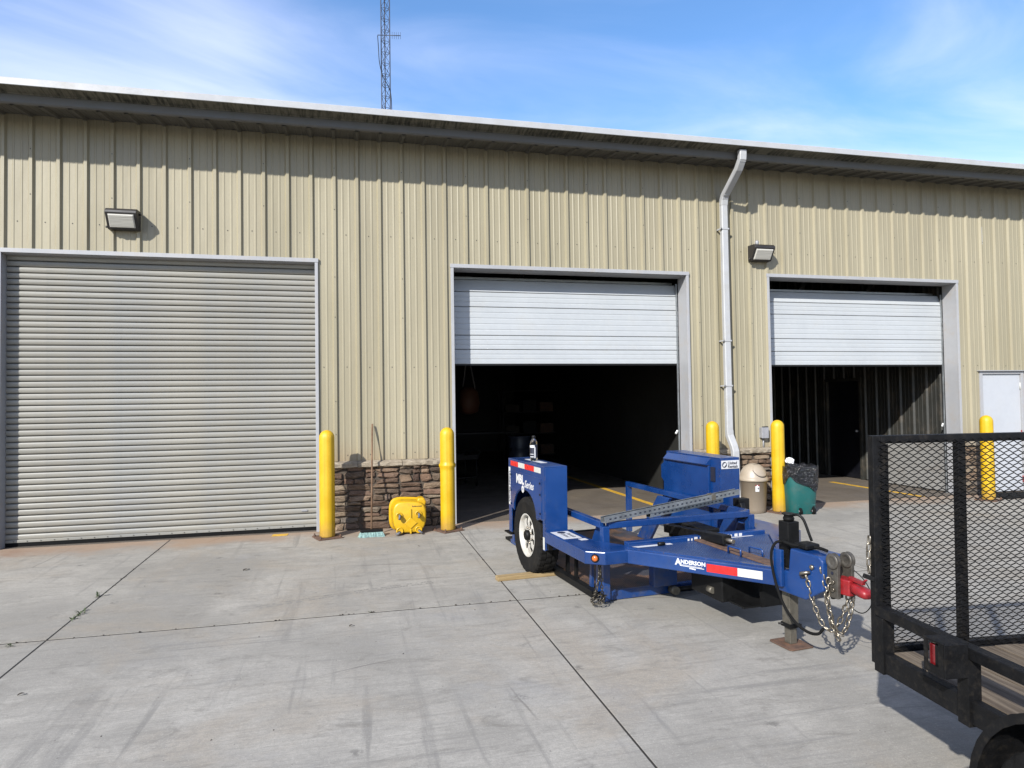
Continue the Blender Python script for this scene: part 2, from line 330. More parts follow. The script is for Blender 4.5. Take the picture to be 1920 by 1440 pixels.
# ------------------------------------------------------------------ mesh helpers
class G:
    """collects verts and faces of one mesh"""
    def __init__(s): s.v = []; s.f = []; s.sm = []
    def add(s, vs, fs, smooth=False):
        o = len(s.v); s.v += [tuple(v) for v in vs]
        for f in fs: s.f.append(tuple(i+o for i in f)); s.sm.append(smooth)
        return s
    def box(s, x0, x1, y0, y1, z0, z1):
        return s.add([(x0, y0, z0), (x1, y0, z0), (x1, y1, z0), (x0, y1, z0), (x0, y0, z1), (x1, y0, z1), (x1, y1, z1), (x0, y1, z1)],
                     [(0, 3, 2, 1), (4, 5, 6, 7), (0, 1, 5, 4), (1, 2, 6, 5), (2, 3, 7, 6), (3, 0, 4, 7)])
    def bar(s, p, q, w, h, up=(0, 0, 1)):
        p, q = Vector(p), Vector(q); d = (q-p).normalized(); u = Vector(up)
        r = d.cross(u)
        if r.length < 1e-4: r = d.cross(Vector((1, 0, 0)))
        r.normalize(); u = r.cross(d).normalized()
        a, b = r*w/2, u*h/2
        vs = [p-a-b, p+a-b, p+a+b, p-a+b, q-a-b, q+a-b, q+a+b, q-a+b]
        return s.add(vs, [(0, 1, 2, 3), (7, 6, 5, 4), (1, 0, 4, 5), (2, 1, 5, 6), (3, 2, 6, 7), (0, 3, 7, 4)])
    def prism(s, poly, z0, z1, fr=None):
        """polygon in the xy plane (counter-clockwise) extruded along z; fr maps points"""
        n = len(poly); fr = fr or (lambda x, y, z: (x, y, z))
        vs = [fr(x, y, z0) for x, y in poly]+[fr(x, y, z1) for x, y in poly]
        return s.add(vs, [tuple(range(n-1, -1, -1)), tuple(range(n, 2*n))]+[(i, (i+1) % n, n+(i+1) % n, n+i) for i in range(n)])
    def lathe(s, prof, n=24, c=(0, 0, 0), axis=(0, 0, 1), cap=True, smooth=True, rfun=None):
        c, ax = Vector(c), Vector(axis).normalized()
        a = ax.orthogonal().normalized() if abs(ax.z) < .99 else Vector((1, 0, 0)); b = ax.cross(a)
        vs = []
        for k, (r, h) in enumerate(prof):
            for i in range(n):
                t = 2*math.pi*i/n; rr = r*(rfun(t, k, i) if rfun else 1)
                vs.append(c+ax*h+(a*math.cos(t)+b*math.sin(t))*rr)
        fs = [(k*n+i, k*n+(i+1) % n, (k+1)*n+(i+1) % n, (k+1)*n+i) for k in range(len(prof)-1) for i in range(n)]
        s.add(vs, fs, smooth)
        if cap:
            o = len(s.v)-len(vs)
            s.f.append(tuple(o+i for i in range(n-1, -1, -1))); s.sm.append(False)
            s.f.append(tuple(o+(len(prof)-1)*n+i for i in range(n))); s.sm.append(False)
        return s
    def cyl(s, p, q, r, n=12, r2=None, smooth=True):
        p, q = Vector(p), Vector(q)
        return s.lathe([(r, 0), (r2 if r2 is not None else r, (q-p).length)], n, p, q-p, True, smooth)
    def tube(s, pts, r, n=6, closed=False):
        P = [Vector(p) for p in pts]; m = len(P); vs = []
        prev = None
        for i in range(m):
            a = P[(i-1) % m] if (closed or i > 0) else P[i]; b = P[(i+1) % m] if (closed or i < m-1) else P[i]
            d = (b-a).normalized()
            u = d.orthogonal().normalized() if prev is None else (prev-d*prev.dot(d)).normalized()
            prev = u; w = d.cross(u)
            for j in range(n):
                t = 2*math.pi*j/n; vs.append(P[i]+(u*math.cos(t)+w*math.sin(t))*r)
        seg = m if closed else m-1
        fs = [(i*n+j, i*n+(j+1) % n, ((i+1) % m)*n+(j+1) % n, ((i+1) % m)*n+j) for i in range(seg) for j in range(n)]
        if not closed: fs += [tuple(range(n-1, -1, -1)), tuple((m-1)*n+j for j in range(n))]
        return s.add(vs, fs, True)
    def mesh(s, name):
        m = bpy.data.meshes.new(name); m.from_pydata(s.v, [], s.f)
        m.polygons.foreach_set('use_smooth', s.sm); m.update(); return m
def smooth(pts, k=6):
    P = [Vector(p) for p in pts]; P = [P[0]*2-P[1]]+P+[P[-1]*2-P[-2]]; out_ = []
    for i in range(1, len(P)-2):
        a, b, c, d = P[i-1:i+3]
        for j in range(k):
            t = j/k; out_.append(tuple(.5*((b*2)+(c-a)*t+(a*2-b*5+c*4-d)*t*t+(b*3-a-c*3+d)*t**3)))
    return out_+[tuple(P[-2])]
def obj(name, g, m, parent=None, bev=0., seg=2, kind=None, label=None):
    me = g.mesh(name) if isinstance(g, G) else g
    if not me.materials: me.materials.append(m)
    o = bpy.data.objects.new(name, me); COL.objects.link(o); o.parent = parent
    if bev:
        b = o.modifiers.new('bevel', 'BEVEL'); b.width = bev; b.segments = seg; b.limit_method = 'ANGLE'; b.angle_limit = math.radians(35); b.harden_normals = False
    if kind: o['kind'] = kind
    if label: o['label'] = label
    return o
def tag(o, label, cat, group=None):
    o['label'] = label; o['category'] = cat
    if group: o['group'] = group
    return o
def thing(name, label, cat, loc=(0, 0, 0), rot=(0, 0, 0), group=None):
    o = bpy.data.objects.new(name, None); COL.objects.link(o); o.location = loc; o.rotation_euler = rot
    o.empty_display_size = .1
    return tag(o, label, cat, group)
def ground_frame(o, x, y, ux, uy):
    """stand an empty on the sloping pavement, its x axis heading (ux,uy)"""
    X = Vector((ux, uy, SLOPE*uy)).normalized(); Nn = Vector((0, -SLOPE, 1)).normalized(); Y = Nn.cross(X).normalized(); Z = X.cross(Y)
    o.matrix_world = Matrix(((X.x, Y.x, Z.x, x), (X.y, Y.y, Z.y, y), (X.z, Y.z, Z.z, gz(y)), (0, 0, 0, 1)))
def text(name, body, size, origin, xd, yd, m, parent, offset=.0012, shear=0., bold=0., align='LEFT'):
    cu = bpy.data.curves.new('t', 'FONT'); cu.body = body; cu.size = size; cu.shear = shear; cu.offset = bold; cu.extrude = .0004; cu.align_x = align; cu.resolution_u = 2
    to = bpy.data.objects.new('t', cu); COL.objects.link(to); bpy.context.view_layer.update()
    me = bpy.data.meshes.new_from_object(to.evaluated_get(bpy.context.evaluated_depsgraph_get()))
    bpy.data.objects.remove(to); bpy.data.curves.remove(cu)
    X = Vector(xd).normalized(); Y = Vector(yd).normalized(); Z = X.cross(Y); O = Vector(origin)+Z*offset
    me.transform(Matrix(((X.x, Y.x, Z.x, O.x), (X.y, Y.y, Z.y, O.y), (X.z, Y.z, Z.z, O.z), (0, 0, 0, 1))))
    me.name = name; me.materials.clear()
    return obj(name, me, m, parent)
def link_mesh(name, L, Wd, r):
    h = (L-Wd)/2; R = Wd/2-r; pts = []
    for i in range(5): t = -math.pi/2+math.pi*i/4; pts.append((h+R*math.cos(t), R*math.sin(t), 0))
    for i in range(5): t = math.pi/2+math.pi*i/4; pts.append((-h+R*math.cos(t), R*math.sin(t), 0))
    return G().tube(pts, r, 5, True).mesh(name)
def chain(parent, name, pts, me, pitch, m, twist0=0.):
    """links strung along a polyline, every second one turned a quarter"""
    P = [Vector(p) for p in pts]; c = bpy.data.objects.new(name, None); COL.objects.link(c); c.parent = parent
    d = [0]
    for a, b in zip(P, P[1:]): d.append(d[-1]+(b-a).length)
    k = 0; t = pitch/2
    while t < d[-1]:
        i = max(j for j in range(len(P)-1) if d[j] <= t); f = (t-d[i])/(d[i+1]-d[i])
        pos = P[i].lerp(P[i+1], f); X = (P[i+1]-P[i]).normalized()
        q = X.to_track_quat('X', 'Z'); q = q @ Euler((twist0+(math.pi/2 if k % 2 else 0)+.25*math.sin(k*2.3), 0, 0)).to_quaternion()
        o = bpy.data.objects.new('link', me); COL.objects.link(o); o.parent = c
        o.location = pos; o.rotation_mode = 'QUATERNION'; o.rotation_quaternion = q
        t += pitch; k += 1
    if not me.materials: me.materials.append(m)
    return c
def hang(p, q, sag, n=14):
    p, q = Vector(p), Vector(q)
    return [tuple(p.lerp(q, i/n)-Vector((0, 0, sag*4*(i/n)*(1-i/n)))) for i in range(n+1)]

# ------------------------------------------------------------------ ground
g = G(); xs = [-300, 300]
g.add([(x, y, SLOPE*min(y, 0)*(1 if y > -60 else .999)-.09) for y in (-300, 0, 300) for x in xs], [(0, 1, 3, 2), (2, 3, 5, 4)])
o = obj('ground', g, M_DIRTGROUND); o['kind'] = 'structure'; o['label'] = 'bare earth and grass beyond the concrete yard'
pave = obj('pavement', G().add([(-13, -30, gz(-30)-.0025), (24, -30, gz(-30)-.0025), (24, .03, gz(0)-.0025), (-13, .03, -.0025)], [(0, 1, 2, 3)]), M_JOINT)
pave['kind'] = 'structure'; pave['label'] = 'pale concrete yard cut into square slabs'
XJ = [1.735+3.672*k for k in range(-4, 7)]; YJ = [.02, -3.70, -7.38, -11.06, -14.74, -18.42]
for i in range(len(XJ)-1):
    for j in range(len(YJ)-1):
        a, b, c, d = XJ[i]+.007, XJ[i+1]-.007, YJ[j+1]+.012, YJ[j]-.012
        e = .0012
        # small arris on the saw cut, top subdivided a little so the slab is not dead flat
        vs = []; nx = 3
        gq = G()
        gq.add([(a, c, gz(c)-.03), (b, c, gz(c)-.03), (b, d, gz(d)-.03), (a, d, gz(d)-.03), (a, c, gz(c)-e), (b, c, gz(c)-e), (b, d, gz(d)-e), (a, d, gz(d)-e),
                (a+e, c+e, gz(c+e)), (b-e, c+e, gz(c+e)), (b-e, d-e, gz(d-e)), (a+e, d-e, gz(d-e))],
               [(0, 1, 5, 4), (1, 2, 6, 5), (2, 3, 7, 6), (3, 0, 4, 7), (4, 5, 9, 8), (5, 6, 10, 9), (6, 7, 11, 10), (7, 4, 8, 11), (8, 9, 10, 11)])
        obj('concrete_slab', gq, M_CONC, pave)

# ------------------------------------------------------------------ the metal building
B = thing('metal_building', 'long tan ribbed metal workshop building with three big doors and stone wainscot', 'building')
BX0, BX1, BD = -4.1, 19.9, 14.0
DOORS = [(-.170, 3.555, 3.655), (5.44, 9.09, 3.645), (10.53, 14.20, 3.66)]     # x0, x1, head height of the three openings
MAN = (14.66, 15.60, 2.125)
WTOP = 5.385; WAIN = .90
PR = [(-.0385, 0), (-.018, .031), (.018, .031), (.0385, 0)]                    # major rib
def ribpts(x0, x1, wallz=True):
    """breakpoints (x, depth) of the sheet profile between x0 and x1; ribs at (k+.5) ft, minor ribs between"""
    pts = []
    k0 = int(math.floor(x0/FT))-2
    for k in range(k0, int(x1/FT)+3):
        c = (k+.5)*FT; f = k*FT
        pts += [(f-.060, 0), (f-.052, .0045), (f-.038, .0045), (f-.030, 0), (f+.030, 0), (f+.038, .0045), (f+.052, .0045), (f+.060, 0)]
        pts += [(c+a, b) for a, b in PR]
    pts.sort()
    def at(x):
        for (xa, ha), (xb, hb) in zip(pts, pts[1:]):
            if xa <= x <= xb: return ha+(hb-ha)*(x-xa)/max(xb-xa, 1e-9)
        return 0
    return [(x0, at(x0))]+[p for p in pts if x0+1e-4 < p[0] < x1-1e-4]+[(x1, at(x1))]
def sheet(name, x0, x1, z0, z1, m, parent, fr):
    p = ribpts(x0, x1); n = len(p)
    g = G(); g.add([fr(x, h, z0) for x, h in p]+[fr(x, h, z1) for x, h in p], [(i, i+1, n+i+1, n+i) for i in range(n-1)])
    return obj(name, g, m, parent)
edges = [(3*k+.5)*FT for k in range(-5, 22)]
cuts = sorted(set([x for d in DOORS for x in d[:2]]+[MAN[0], MAN[1]]))
for a, b in zip(edges, edges[1:]):
    a2, b2 = max(a, BX0), min(b, BX1)
    if b2-a2 < .02: continue
    cc = [a2]+[c for c in cuts if a2 < c < b2]+[b2]
    dy = random.uniform(-.0012, .0012)
    for p, q in zip(cc, cc[1:]):
        m_ = (p+q)/2; z0 = WAIN+.035
        for d in DOORS:
            if d[0] < m_ < d[1]: z0 = d[2]
        if MAN[0] < m_ < MAN[1]: z0 = MAN[2]
        sheet('wall_panel', p, q, z0, WTOP, M_WALL, B, lambda x, h, z, dy=dy: (x, -h+dy, z))
# fastener heads, far too small to pick apart
g = G()
def screw(x, z, h): g.lathe([(.007, 0), (.007, .003), (.004, .005)], 6, (x, -h, z), (0, -1, 0), True, False)
def clear(x, z): return all(not (d[0]-.03 < x < d[1]+.03 and z < d[2]+.05) for d in DOORS+[MAN]) and BX0 < x < BX1
for k in range(-12, 64):
    for z in (4.04, 1.02, 2.22): 
        if clear(k*FT, z): screw(k*FT, z+random.uniform(-.006, .006), .001)
    if k % 3 == 0:
        for z in (4.38, 4.95, 3.45, 2.9, 1.75, 1.3):
            if clear((k+.5)*FT, z): screw((k+.5)*FT, z, .031)
obj('fasteners', g, M_BRONZE, B, kind='stuff')
# eave: gutter with a white face, mildewed sloping underside, fascia and ribbed soffit
GX = [-4.2, 1.10, 7.22, 13.3, 20.0]
for i, (a, b) in enumerate(zip(GX, GX[1:])):
    lap = .012 if i else 0
    def run(pts, m, nm):
        g = G(); n = len(pts)
        g.add([(a-lap, y-.0015*(i % 2), z) for y, z in pts]+[(b, y-.0015*(i % 2), z) for y, z in pts], [(j+1, j, n+j, n+j+1) for j in range(n-1)]); return obj(nm, g, m, B)
    run([(-.55, 5.548), (-.742, 5.524), (-.750, 5.516), (-.750, 5.440), (-.742, 5.436)], M_WHITE, 'gutter')
    run([(-.742, 5.436), (-.730, 5.433), (-.572, 5.416), (-.568, 5.406), (-.555, 5.406)], M_MILDEW, 'gutter_underside')
    run([(-.555, 5.408), (-.553, 5.316), (-.540, 5.298), (-.515, 5.294)], M_SOFFIT, 'fascia')
for a, b in zip(edges, edges[1:]):
    a2, b2 = max(a, BX0), min(b, BX1)
    if b2-a2 < .02: continue
    p = ribpts(a2, b2); n = len(p); g = G()
    g.add([(x, -.53, 5.312-h) for x, h in p]+[(x, .03, 5.392-h) for x, h in p], [(i, i+1, n+i+1, n+i) for i in range(n-1)])
    obj('soffit_panel', g, M_SOFFIT, B)
# roof, end and rear walls
g = G(); g.prism([(-.60, 5.50), (BD/2, 6.30), (BD+.5, 5.50), (BD+.5, 5.54), (BD/2, 6.345), (-.60, 5.535)], BX0, BX1, lambda y, z, x: (x, y, z)); obj('roof', g, M_GALV, B)
for x in (BX0, BX1-.05):
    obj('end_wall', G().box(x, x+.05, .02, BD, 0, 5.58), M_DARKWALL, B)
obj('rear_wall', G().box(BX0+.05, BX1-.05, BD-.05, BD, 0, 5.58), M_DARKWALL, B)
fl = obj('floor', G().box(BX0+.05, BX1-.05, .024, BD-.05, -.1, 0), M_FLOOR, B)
for x, y0, y1 in ((8.80, .15, 7.5), (13.45, -.02, 2.3), (11.0, .15, 5)):
    obj('floor_line', G().box(x-.05, x+.05, max(y0, .05), y1, .001, .004), M_YPAINT, fl)
# partition at the right of the third bay, ribbed liner with a dark door in it
PX = 14.30
yy = [.33, 1.2, 2.1, 2.40]
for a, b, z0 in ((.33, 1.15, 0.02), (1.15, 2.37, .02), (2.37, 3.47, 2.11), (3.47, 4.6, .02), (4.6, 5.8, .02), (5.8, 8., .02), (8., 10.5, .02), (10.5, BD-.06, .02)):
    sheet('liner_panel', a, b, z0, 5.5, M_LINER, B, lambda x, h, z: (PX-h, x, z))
idr = obj('inner_door', G().box(PX+.02, PX+.06, 2.44, 3.40, .01, 2.05), M_NAVY, B, .004)
g = G(); g.box(PX-.035, PX+.07, 2.37, 2.44, 0, 2.11).box(PX-.035, PX+.07, 3.40, 3.47, 0, 2.11).box(PX-.034, PX+.069, 2.44, 3.40, 2.05, 2.109); obj('door_frame', g, M_LINER, idr, .003)
obj('door_knob', G().lathe([(.012, 0), (.012, .03), (.03, .04), (.03, .065), (.015, .075)], 14, (PX+.02, 2.52, 1.0), (-1, 0, 0)), M_BOX, idr)
M_PALELOW = mat('pale_lower_board', (.27, .265, .25), .55, var=.12, scale=2, dirt=(.16, .11, .07), damt=.4)
for a, b in ((.34, 1.1), (1.105, 1.72)): obj('lower_board', G().box(PX-.056, PX-.040, a, b, .02, .93), M_PALELOW, B)  # boards added low on the liner to give a paler lower wall
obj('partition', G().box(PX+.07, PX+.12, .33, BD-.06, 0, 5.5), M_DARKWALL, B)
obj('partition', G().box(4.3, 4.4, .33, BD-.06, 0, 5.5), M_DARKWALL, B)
obj('partition', G().box(9.75, 9.85, .33, BD-.06, 0, 5.5), M_DARKWALL, B)  # divider added to keep sun off the floor beyond the middle bay
# girts and header steel just inside the wall
for d in DOORS:
    obj('header_beam', G().box(d[0]-.2, d[1]+.2, .06, .26, d[2]+.02, d[2]+.22), M_DARKWALL, B)
# door openings: trim flange on the wall face and a deep return
for k, (x0, x1, zt) in enumerate(DOORS):
    dep = .17 if k == 0 else .26
    t = obj('door_surround', G().box(x0-.034, x0+.008, -.036, -.001, 0 if k == 0 else 0, zt-.012), M_TRIM, B, .003)
    obj('jamb_trim', G().box(x1-.008, x1+.034, -.036, -.001, 0, zt-.012), M_TRIM, t, .003)
    obj('head_trim', G().box(x0-.040, x1+.040, -.040, -.001, zt-.012, zt+.042), M_TRIM, t, .003)
    obj('jamb_return', G().box(x0-.012, x0+.004, -.002, dep, 0, zt-.006), M_TRIM, t)
    obj('jamb_return', G().box(x1-.004, x1+.012, -.002, dep, 0, zt-.006), M_TRIM, t)
    obj('head_return', G().box(x0-.01, x1+.01, -.002, dep, zt-.02, zt-.008), M_TRIM, t)
# first door: roll-up curtain of interlocked slats, closed
x0, x1, zt = DOORS[0]
rd = obj('roll_up_door', G().box(x0+.02, x1-.02, .150, .165, .0, zt-.02), M_DARKWALL, B)
PIT_S = .0760; prof = [(.016, -.004), (.004, -.003), (-.005, .002), (-.011, .014), (-.014, .034), (-.013, .050), (-.008, .060), (.002, .0625), (.014, .063), (.018, .068)]
ns = int((zt-.02-.085)/PIT_S)
g = G(); n = len(prof)
g.add([(x0+.006, y, z) for y, z in prof]+[(x1-.006, y, z) for y, z in prof], [(i, n+i, n+i+1, i+1) for i in range(n-1)], False)
sm = g.mesh('slat')
sm.materials.append(M_SLAT)
for i in range(ns+1):
    o = obj('slat', sm, M_SLAT, rd); z = .085+i*PIT_S
    o.location = (random.uniform(-.001, .001), .128+random.uniform(-.0008, .0008), z); 
g = G().box(x0+.006, x1-.006, .108, .148, .050, .084); obj('bottom_bar', g, M_SLAT, rd, .003)
g = G().box(x0+.006, x1-.006, .116, .146, .0, .0495); obj('bottom_seal', g, M_BLACK, rd)
g = G()
for i in range(24): g.lathe([(.007, 0), (.006, .005)], 6, (x0+.1+i*.15, .108, .066), (0, -1, 0), True, False)
obj('bottom_bolts', g, M_BRONZE, rd)
p = on_y(571, 957, .115); obj('lift_handle', G().box(p[0]-.04, p[0]+.04, .103, .112, p[2]-.012, p[2]+.012), M_BOX, rd, .002)
# second and third doors: sectional, raised
def ribsec(z0, z1, smooth_n=3):
    H = z1-z0; pr = [(.018, 0), (.0, .004), (-.004, .010)]
    for i in range(1, smooth_n+1):
        c = H*(i/(smooth_n+1))
        pr += [(-.004, c-.012), (-.0005, c-.006), (-.0005, c+.004), (-.004, c+.010)]
    pr += [(-.004, H-.012), (.0, H-.006), (.018, H-.002)]
    return pr
for k, zs in ((1, [2.273, 2.490, 2.700, 3.122, 3.345, 3.545]), (2, [2.250, 2.478, 2.690, 3.095, 3.297, 3.49])):
    x0, x1, zt = DOORS[k]; sd = None
    for i, (za, zb) in enumerate(zip(zs, zs[1:])):
        pr = ribsec(za, zb, 4 if zb-za > .3 else (2 if i < 4 else 0)); n = len(pr); g = G(); lean = .10 if i == 4 else 0
        f = lambda x, y, z: (x, .275+y+lean*(z/(zb-za))**2, za+z)
        # a very slight bow along the width keeps highlights from being ruler-straight
        nxs = 9; vs = []
        for j in range(nxs):
            x = x0+.008+(x1-x0-.016)*j/(nxs-1); bow = .002*math.sin(j*1.7+i*2.1)
            vs += [f(x, y+bow*(1 if 0 < q < n-1 else 0), z) for q, (y, z) in enumerate(pr)]
        fs = [(j*n+q, (j+1)*n+q, (j+1)*n+q+1, j*n+q+1) for j in range(nxs-1) for q in range(n-1)]
        g.add(vs, fs)
        if sd is None:
            sd = obj('sectional_door', G().box(x0+.008, x1-.008, .297, .33, zs[0], zs[-2]), M_DARKWALL, B)
            obj('bottom_seal', G().box(x0+.008, x1-.008, .280, .325, zs[0]-.022, zs[0]-.001), M_GREASE, sd)
        obj('door_panel', g, M_SECT, sd)
    obj('top_strut', G().box(x0+.008, x1-.008, .45, .50, zs[-1]+.015, zs[-1]+.05), M_GALV, sd)
    for xx in (x0+.03, x1-.03):
        obj('door_track', G().box(xx-.012, xx+.012, .262, .278, 0.0, zs[-1]), M_GALV, sd)
        obj('overhead_track', G().bar((xx, .6, zs[-1]+.05), (xx, 3.5, zs[-1]+.35), .05, .06), M_GALV, sd)
    for xx in (x0+1.1, x1-1.2):
        obj('spring_bracket', G().bar((xx-.1, .7, zt-.25), (xx+.12, .7, zt+.1), .05, .08), M_GREASE, sd)
    obj('latch', G().bar((x1-.05, .28, 1.22), (x1-.09, .26, 1.17), .02, .02), M_PAPER, sd)
# man door
md = obj('walk_door', G().box(MAN[0]+.05, MAN[1]-.05, .012, .055, .02, MAN[2]-.05), M_MAN, B, .003)
obj('door_frame', G().box(MAN[0]-.01, MAN[0]+.05, -.02, .07, 0, MAN[2]), M_TRIM, md, .003)
obj('door_frame', G().box(MAN[1]-.05, MAN[1]+.01, -.02, .07, 0, MAN[2]), M_TRIM, md, .003)
obj('door_frame', G().box(MAN[0]+.05, MAN[1]-.05, -.019, .069, MAN[2]-.05, MAN[2]-.001), M_TRIM, md, .003)
obj('drip_cap', G().box(MAN[0]-.05, MAN[1]+.05, -.06, .0, MAN[2]+.001, MAN[2]+.014), M_TRIM, md)
for z in (1.86, 1.02, .22):
    hq = obj('hinge', G().cyl((MAN[1]-.052, .004, z-.06), (MAN[1]-.052, .004, z+.06), .011, 8), M_WHTAPE if z > 1.5 else M_RED, md)
obj('latch_guard', G().box(MAN[0]+.058, MAN[0]+.105, -.004, .011, .86, 1.19), M_BRONZE, md, .002)
obj('lever_handle', G().bar((MAN[0]+.12, -.04, 1.0), (MAN[0]+.23, -.04, 1.0), .02, .02).bar((MAN[0]+.12, .012, 1.0), (MAN[0]+.12, -.04, 1.0), .02, .02), M_BOX, md, .003)
# stone wainscot piers
def stones(x0, x1, z0, z1, seed):
    rnd = random.Random(seed)
    w = obj('stone_wainscot', G().box(x0, x1, -.035, -.0025, z0-.05, z1), M_MORTAR, B)
    rects = []
    def split(a, b, c, d):
        Wd, H = b-a, d-c
        if H <= .115 and Wd <= .42 and (rnd.random() < .75 or Wd < .2): rects.append((a, b, c, d)); return
        if H > .06*2 and (H/.085 > Wd/.26 or Wd < .3):
            m_ = c+H*rnd.uniform(.36, .64); split(a, b, c, m_); split(a, b, m_, d)
        elif Wd > .2:
            m_ = a+Wd*rnd.uniform(.3, .7); split(a, m_, c, d); split(m_, b, c, d)
        else: rects.append((a, b, c, d))
    split(x0, x1, z0, z1)
    for a, b, c, d in rects:
        gp = .0015; Wd, H = b-a-2*gp, d-c-2*gp; cx, cz = (a+b)/2, (c+d)/2
        # irregular outline: a superellipse with jitter, then a proud, rounded, uneven face
        n = 14; ring = []
        sk = rnd.uniform(-.30, .30)
        for i in range(n):
            t = 2*math.pi*(i+.5)/n; e = .42
            x = math.copysign(abs(math.cos(t))**e, math.cos(t)); z = math.copysign(abs(math.sin(t))**e, math.sin(t))
            j = 1+rnd.uniform(-.24, .08)
            ring.append((x*Wd/2*j, z*H/2*j+sk*x*H*.5))
        dep = rnd.uniform(.024, .048)
        tx, tz = rnd.uniform(-.02, .02), rnd.uniform(-.015, .015)
        g = G(); vs = []
        for sc_, dp in ((1., .0), (.985, dep*.55), (.90, dep*.9), (.55, dep+.004)):
            for x, z in ring: vs.append((cx+x*sc_, -.033-dp-(tx*x/Wd*2+tz*z/H*2 if dp else 0)*(.6)+(rnd.uniform(-.004, .004) if dp else 0), min(max(cz+z*sc_, z0-.02), z1-.002)))
        vs.append((cx, -.033-dep-.006, cz))
        fs = [(k*n+i, k*n+(i+1) % n, (k+1)*n+(i+1) % n, (k+1)*n+i) for k in range(3) for i in range(n)]+[(3*n+i, 3*n+(i+1) % n, 4*n) for i in range(n)]
        g.add(vs, fs, False); st = obj('stone', g, M_STONE, w)
    # rough-faced cap stones
    x = x0-.005
    while x < x1-.05:
        l = min(rnd.uniform(.42, .62), x1+.005-x)
        if x1-(x+l) < .2: l = x1+.005-x
        g = G(); nx = max(4, int(l/.05)); vs = []
        P = [(-.004, z1+.034), (-.085, z1+.016), (-.105, z1+.004), (-.105, z1-.040), (-.09, z1-.052), (-.034, z1-.050)]
        for i in range(nx+1):
            for q, (y, z) in enumerate(P):
                jit = .010 if 0 < q < 5 else 0
                vs.append((x+.004+(l-.008)*i/nx, y+rnd.uniform(-jit, jit), z+rnd.uniform(-jit, jit)*.6))
        m_ = len(P); fs = [(i*m_+q, i*m_+q+1, (i+1)*m_+q+1, (i+1)*m_+q) for i in range(nx) for q in range(m_-1)]
        fs += [tuple(range(m_-1, -1, -1)), tuple(nx*m_+q for q in range(m_))]
        g.add(vs, fs, False); obj('cap_stone', g, M_SILL, w); x += l
stones(3.615, 5.38, 0, WAIN, 3); stones(9.15, 10.47, 0, WAIN, 5); stones(14.26, 14.645, 0, WAIN, 8); stones(15.61, 18.0, 0, WAIN, 9)
stones(-2.4, -.235, 0, WAIN, 12)
# downspout: white rectangular pipe from the gutter, kicked out over the stone
def rect_pipe(path, w, d):
    g = G(); P = [Vector(p) for p in path]; vs = []
    for i, p in enumerate(P):
        a = P[max(i-1, 0)]; b = P[min(i+1, len(P)-1)]; t = (b-a).normalized()
        X = Vector((1, 0, 0)); X = (X-t*X.dot(t)).normalized(); Y = t.cross(X)
        c = .012
        for x, y in ((-w/2+c, -d/2), (w/2-c, -d/2), (w/2, -d/2+c), (w/2, d/2-c), (w/2-c, d/2), (-w/2+c, d/2), (-w/2, d/2-c), (-w/2, -d/2+c)): vs.append(p+X*x+Y*y)
    m_ = 8; fs = [(i*m_+j, i*m_+(j+1) % m_, (i+1)*m_+(j+1) % m_, (i+1)*m_+j) for i in range(len(P)-1) for j in range(m_)]
    fs += [tuple(range(m_-1, -1, -1)), tuple((len(P)-1)*m_+j for j in range(m_))]
    return g.add(vs, fs)
DX = 9.71
up = [(DX, -.645, 5.405), (DX, -.645, 5.34)]+[(DX, -.64+.10*t, 5.28-.12*t) for t in (0, .5, 1)]+[(DX, -.54+.39*t, 5.16-.28*t) for t in (.25, .5, .75, 1)]+[(DX, -.115, 4.82), (DX+.002, -.10, 4.74)]
ds = obj('downspout', rect_pipe(up, .115, .085), M_WHITE, B)
obj('lower_pipe', rect_pipe([(DX+.002, -.10, 4.77), (DX+.005, -.098, 3.), (DX+.012, -.098, 1.17)], .106, .078), M_WHITE, ds)
obj('foot_elbow', rect_pipe([(DX+.012, -.10, 1.22), (DX+.014, -.105, 1.14), (DX+.04, -.17, .98), (DX+.05, -.19, .90), (DX+.055, -.195, .30), (DX+.10, -.24, .2), (DX+.24, -.42, .07), (DX+.30, -.5, .05)], .112, .084), M_WHITE, ds)
g = G()
for i in range(9):
    t = i/8; y = -.61+.45*t; z = 5.27-.37*t
    g.box(DX-.05, DX+.05, y-.052, y-.046, z-.004-.03, z+.004-.03)
obj('elbow_crimps', g, M_WHITE, ds)
for z in (4.35, 2.6, 1.9): obj('strap', G().box(DX-.075, DX+.08, -.145, -.140, z, z+.022).box(DX-.078, DX-.062, -.145, -.001, z, z+.022).box(DX+.066, DX+.082, -.145, -.001, z, z+.022), M_WHITE, ds)

# ------------------------------------------------------------------ radio tower behind the building
TY = 16.0; tp = on_y(724, 200, TY); TXc = tp[0]
T = thing('radio_tower', 'slender triangular lattice radio tower rising behind the roof', 'tower', (TXc, TY, 0))
s_ = .165; V3 = [(-s_, -.09), (s_*.95, -.02), (-.015, .21)]; TH = 18.5
for (x, y) in V3: obj('leg', G().cyl((x, y, 0), (x, y, TH), .022, 8), M_TOWER, T)
g = G(); hst = .42; k = 0
z = .2
while z < TH-.4:
    for i in range(3):
        a, b = V3[i], V3[(i+1) % 3]
        g.cyl((*a, z), (*b, z), .009, 5); g.cyl((*a, z), (*b, z+hst), .009, 5) if k % 2 == 0 else g.cyl((*b, z), (*a, z+hst), .009, 5)
    z += hst; k += 1
obj('lattice_braces', g, M_TOWER, T, kind='stuff')
az = float(on_y(724, 78, TY)[2])
an = obj('antenna_boom', G().cyl((-.30, -.25, az+.08), (.50, -.75, az-.12), .016, 6), M_TOWER, T)
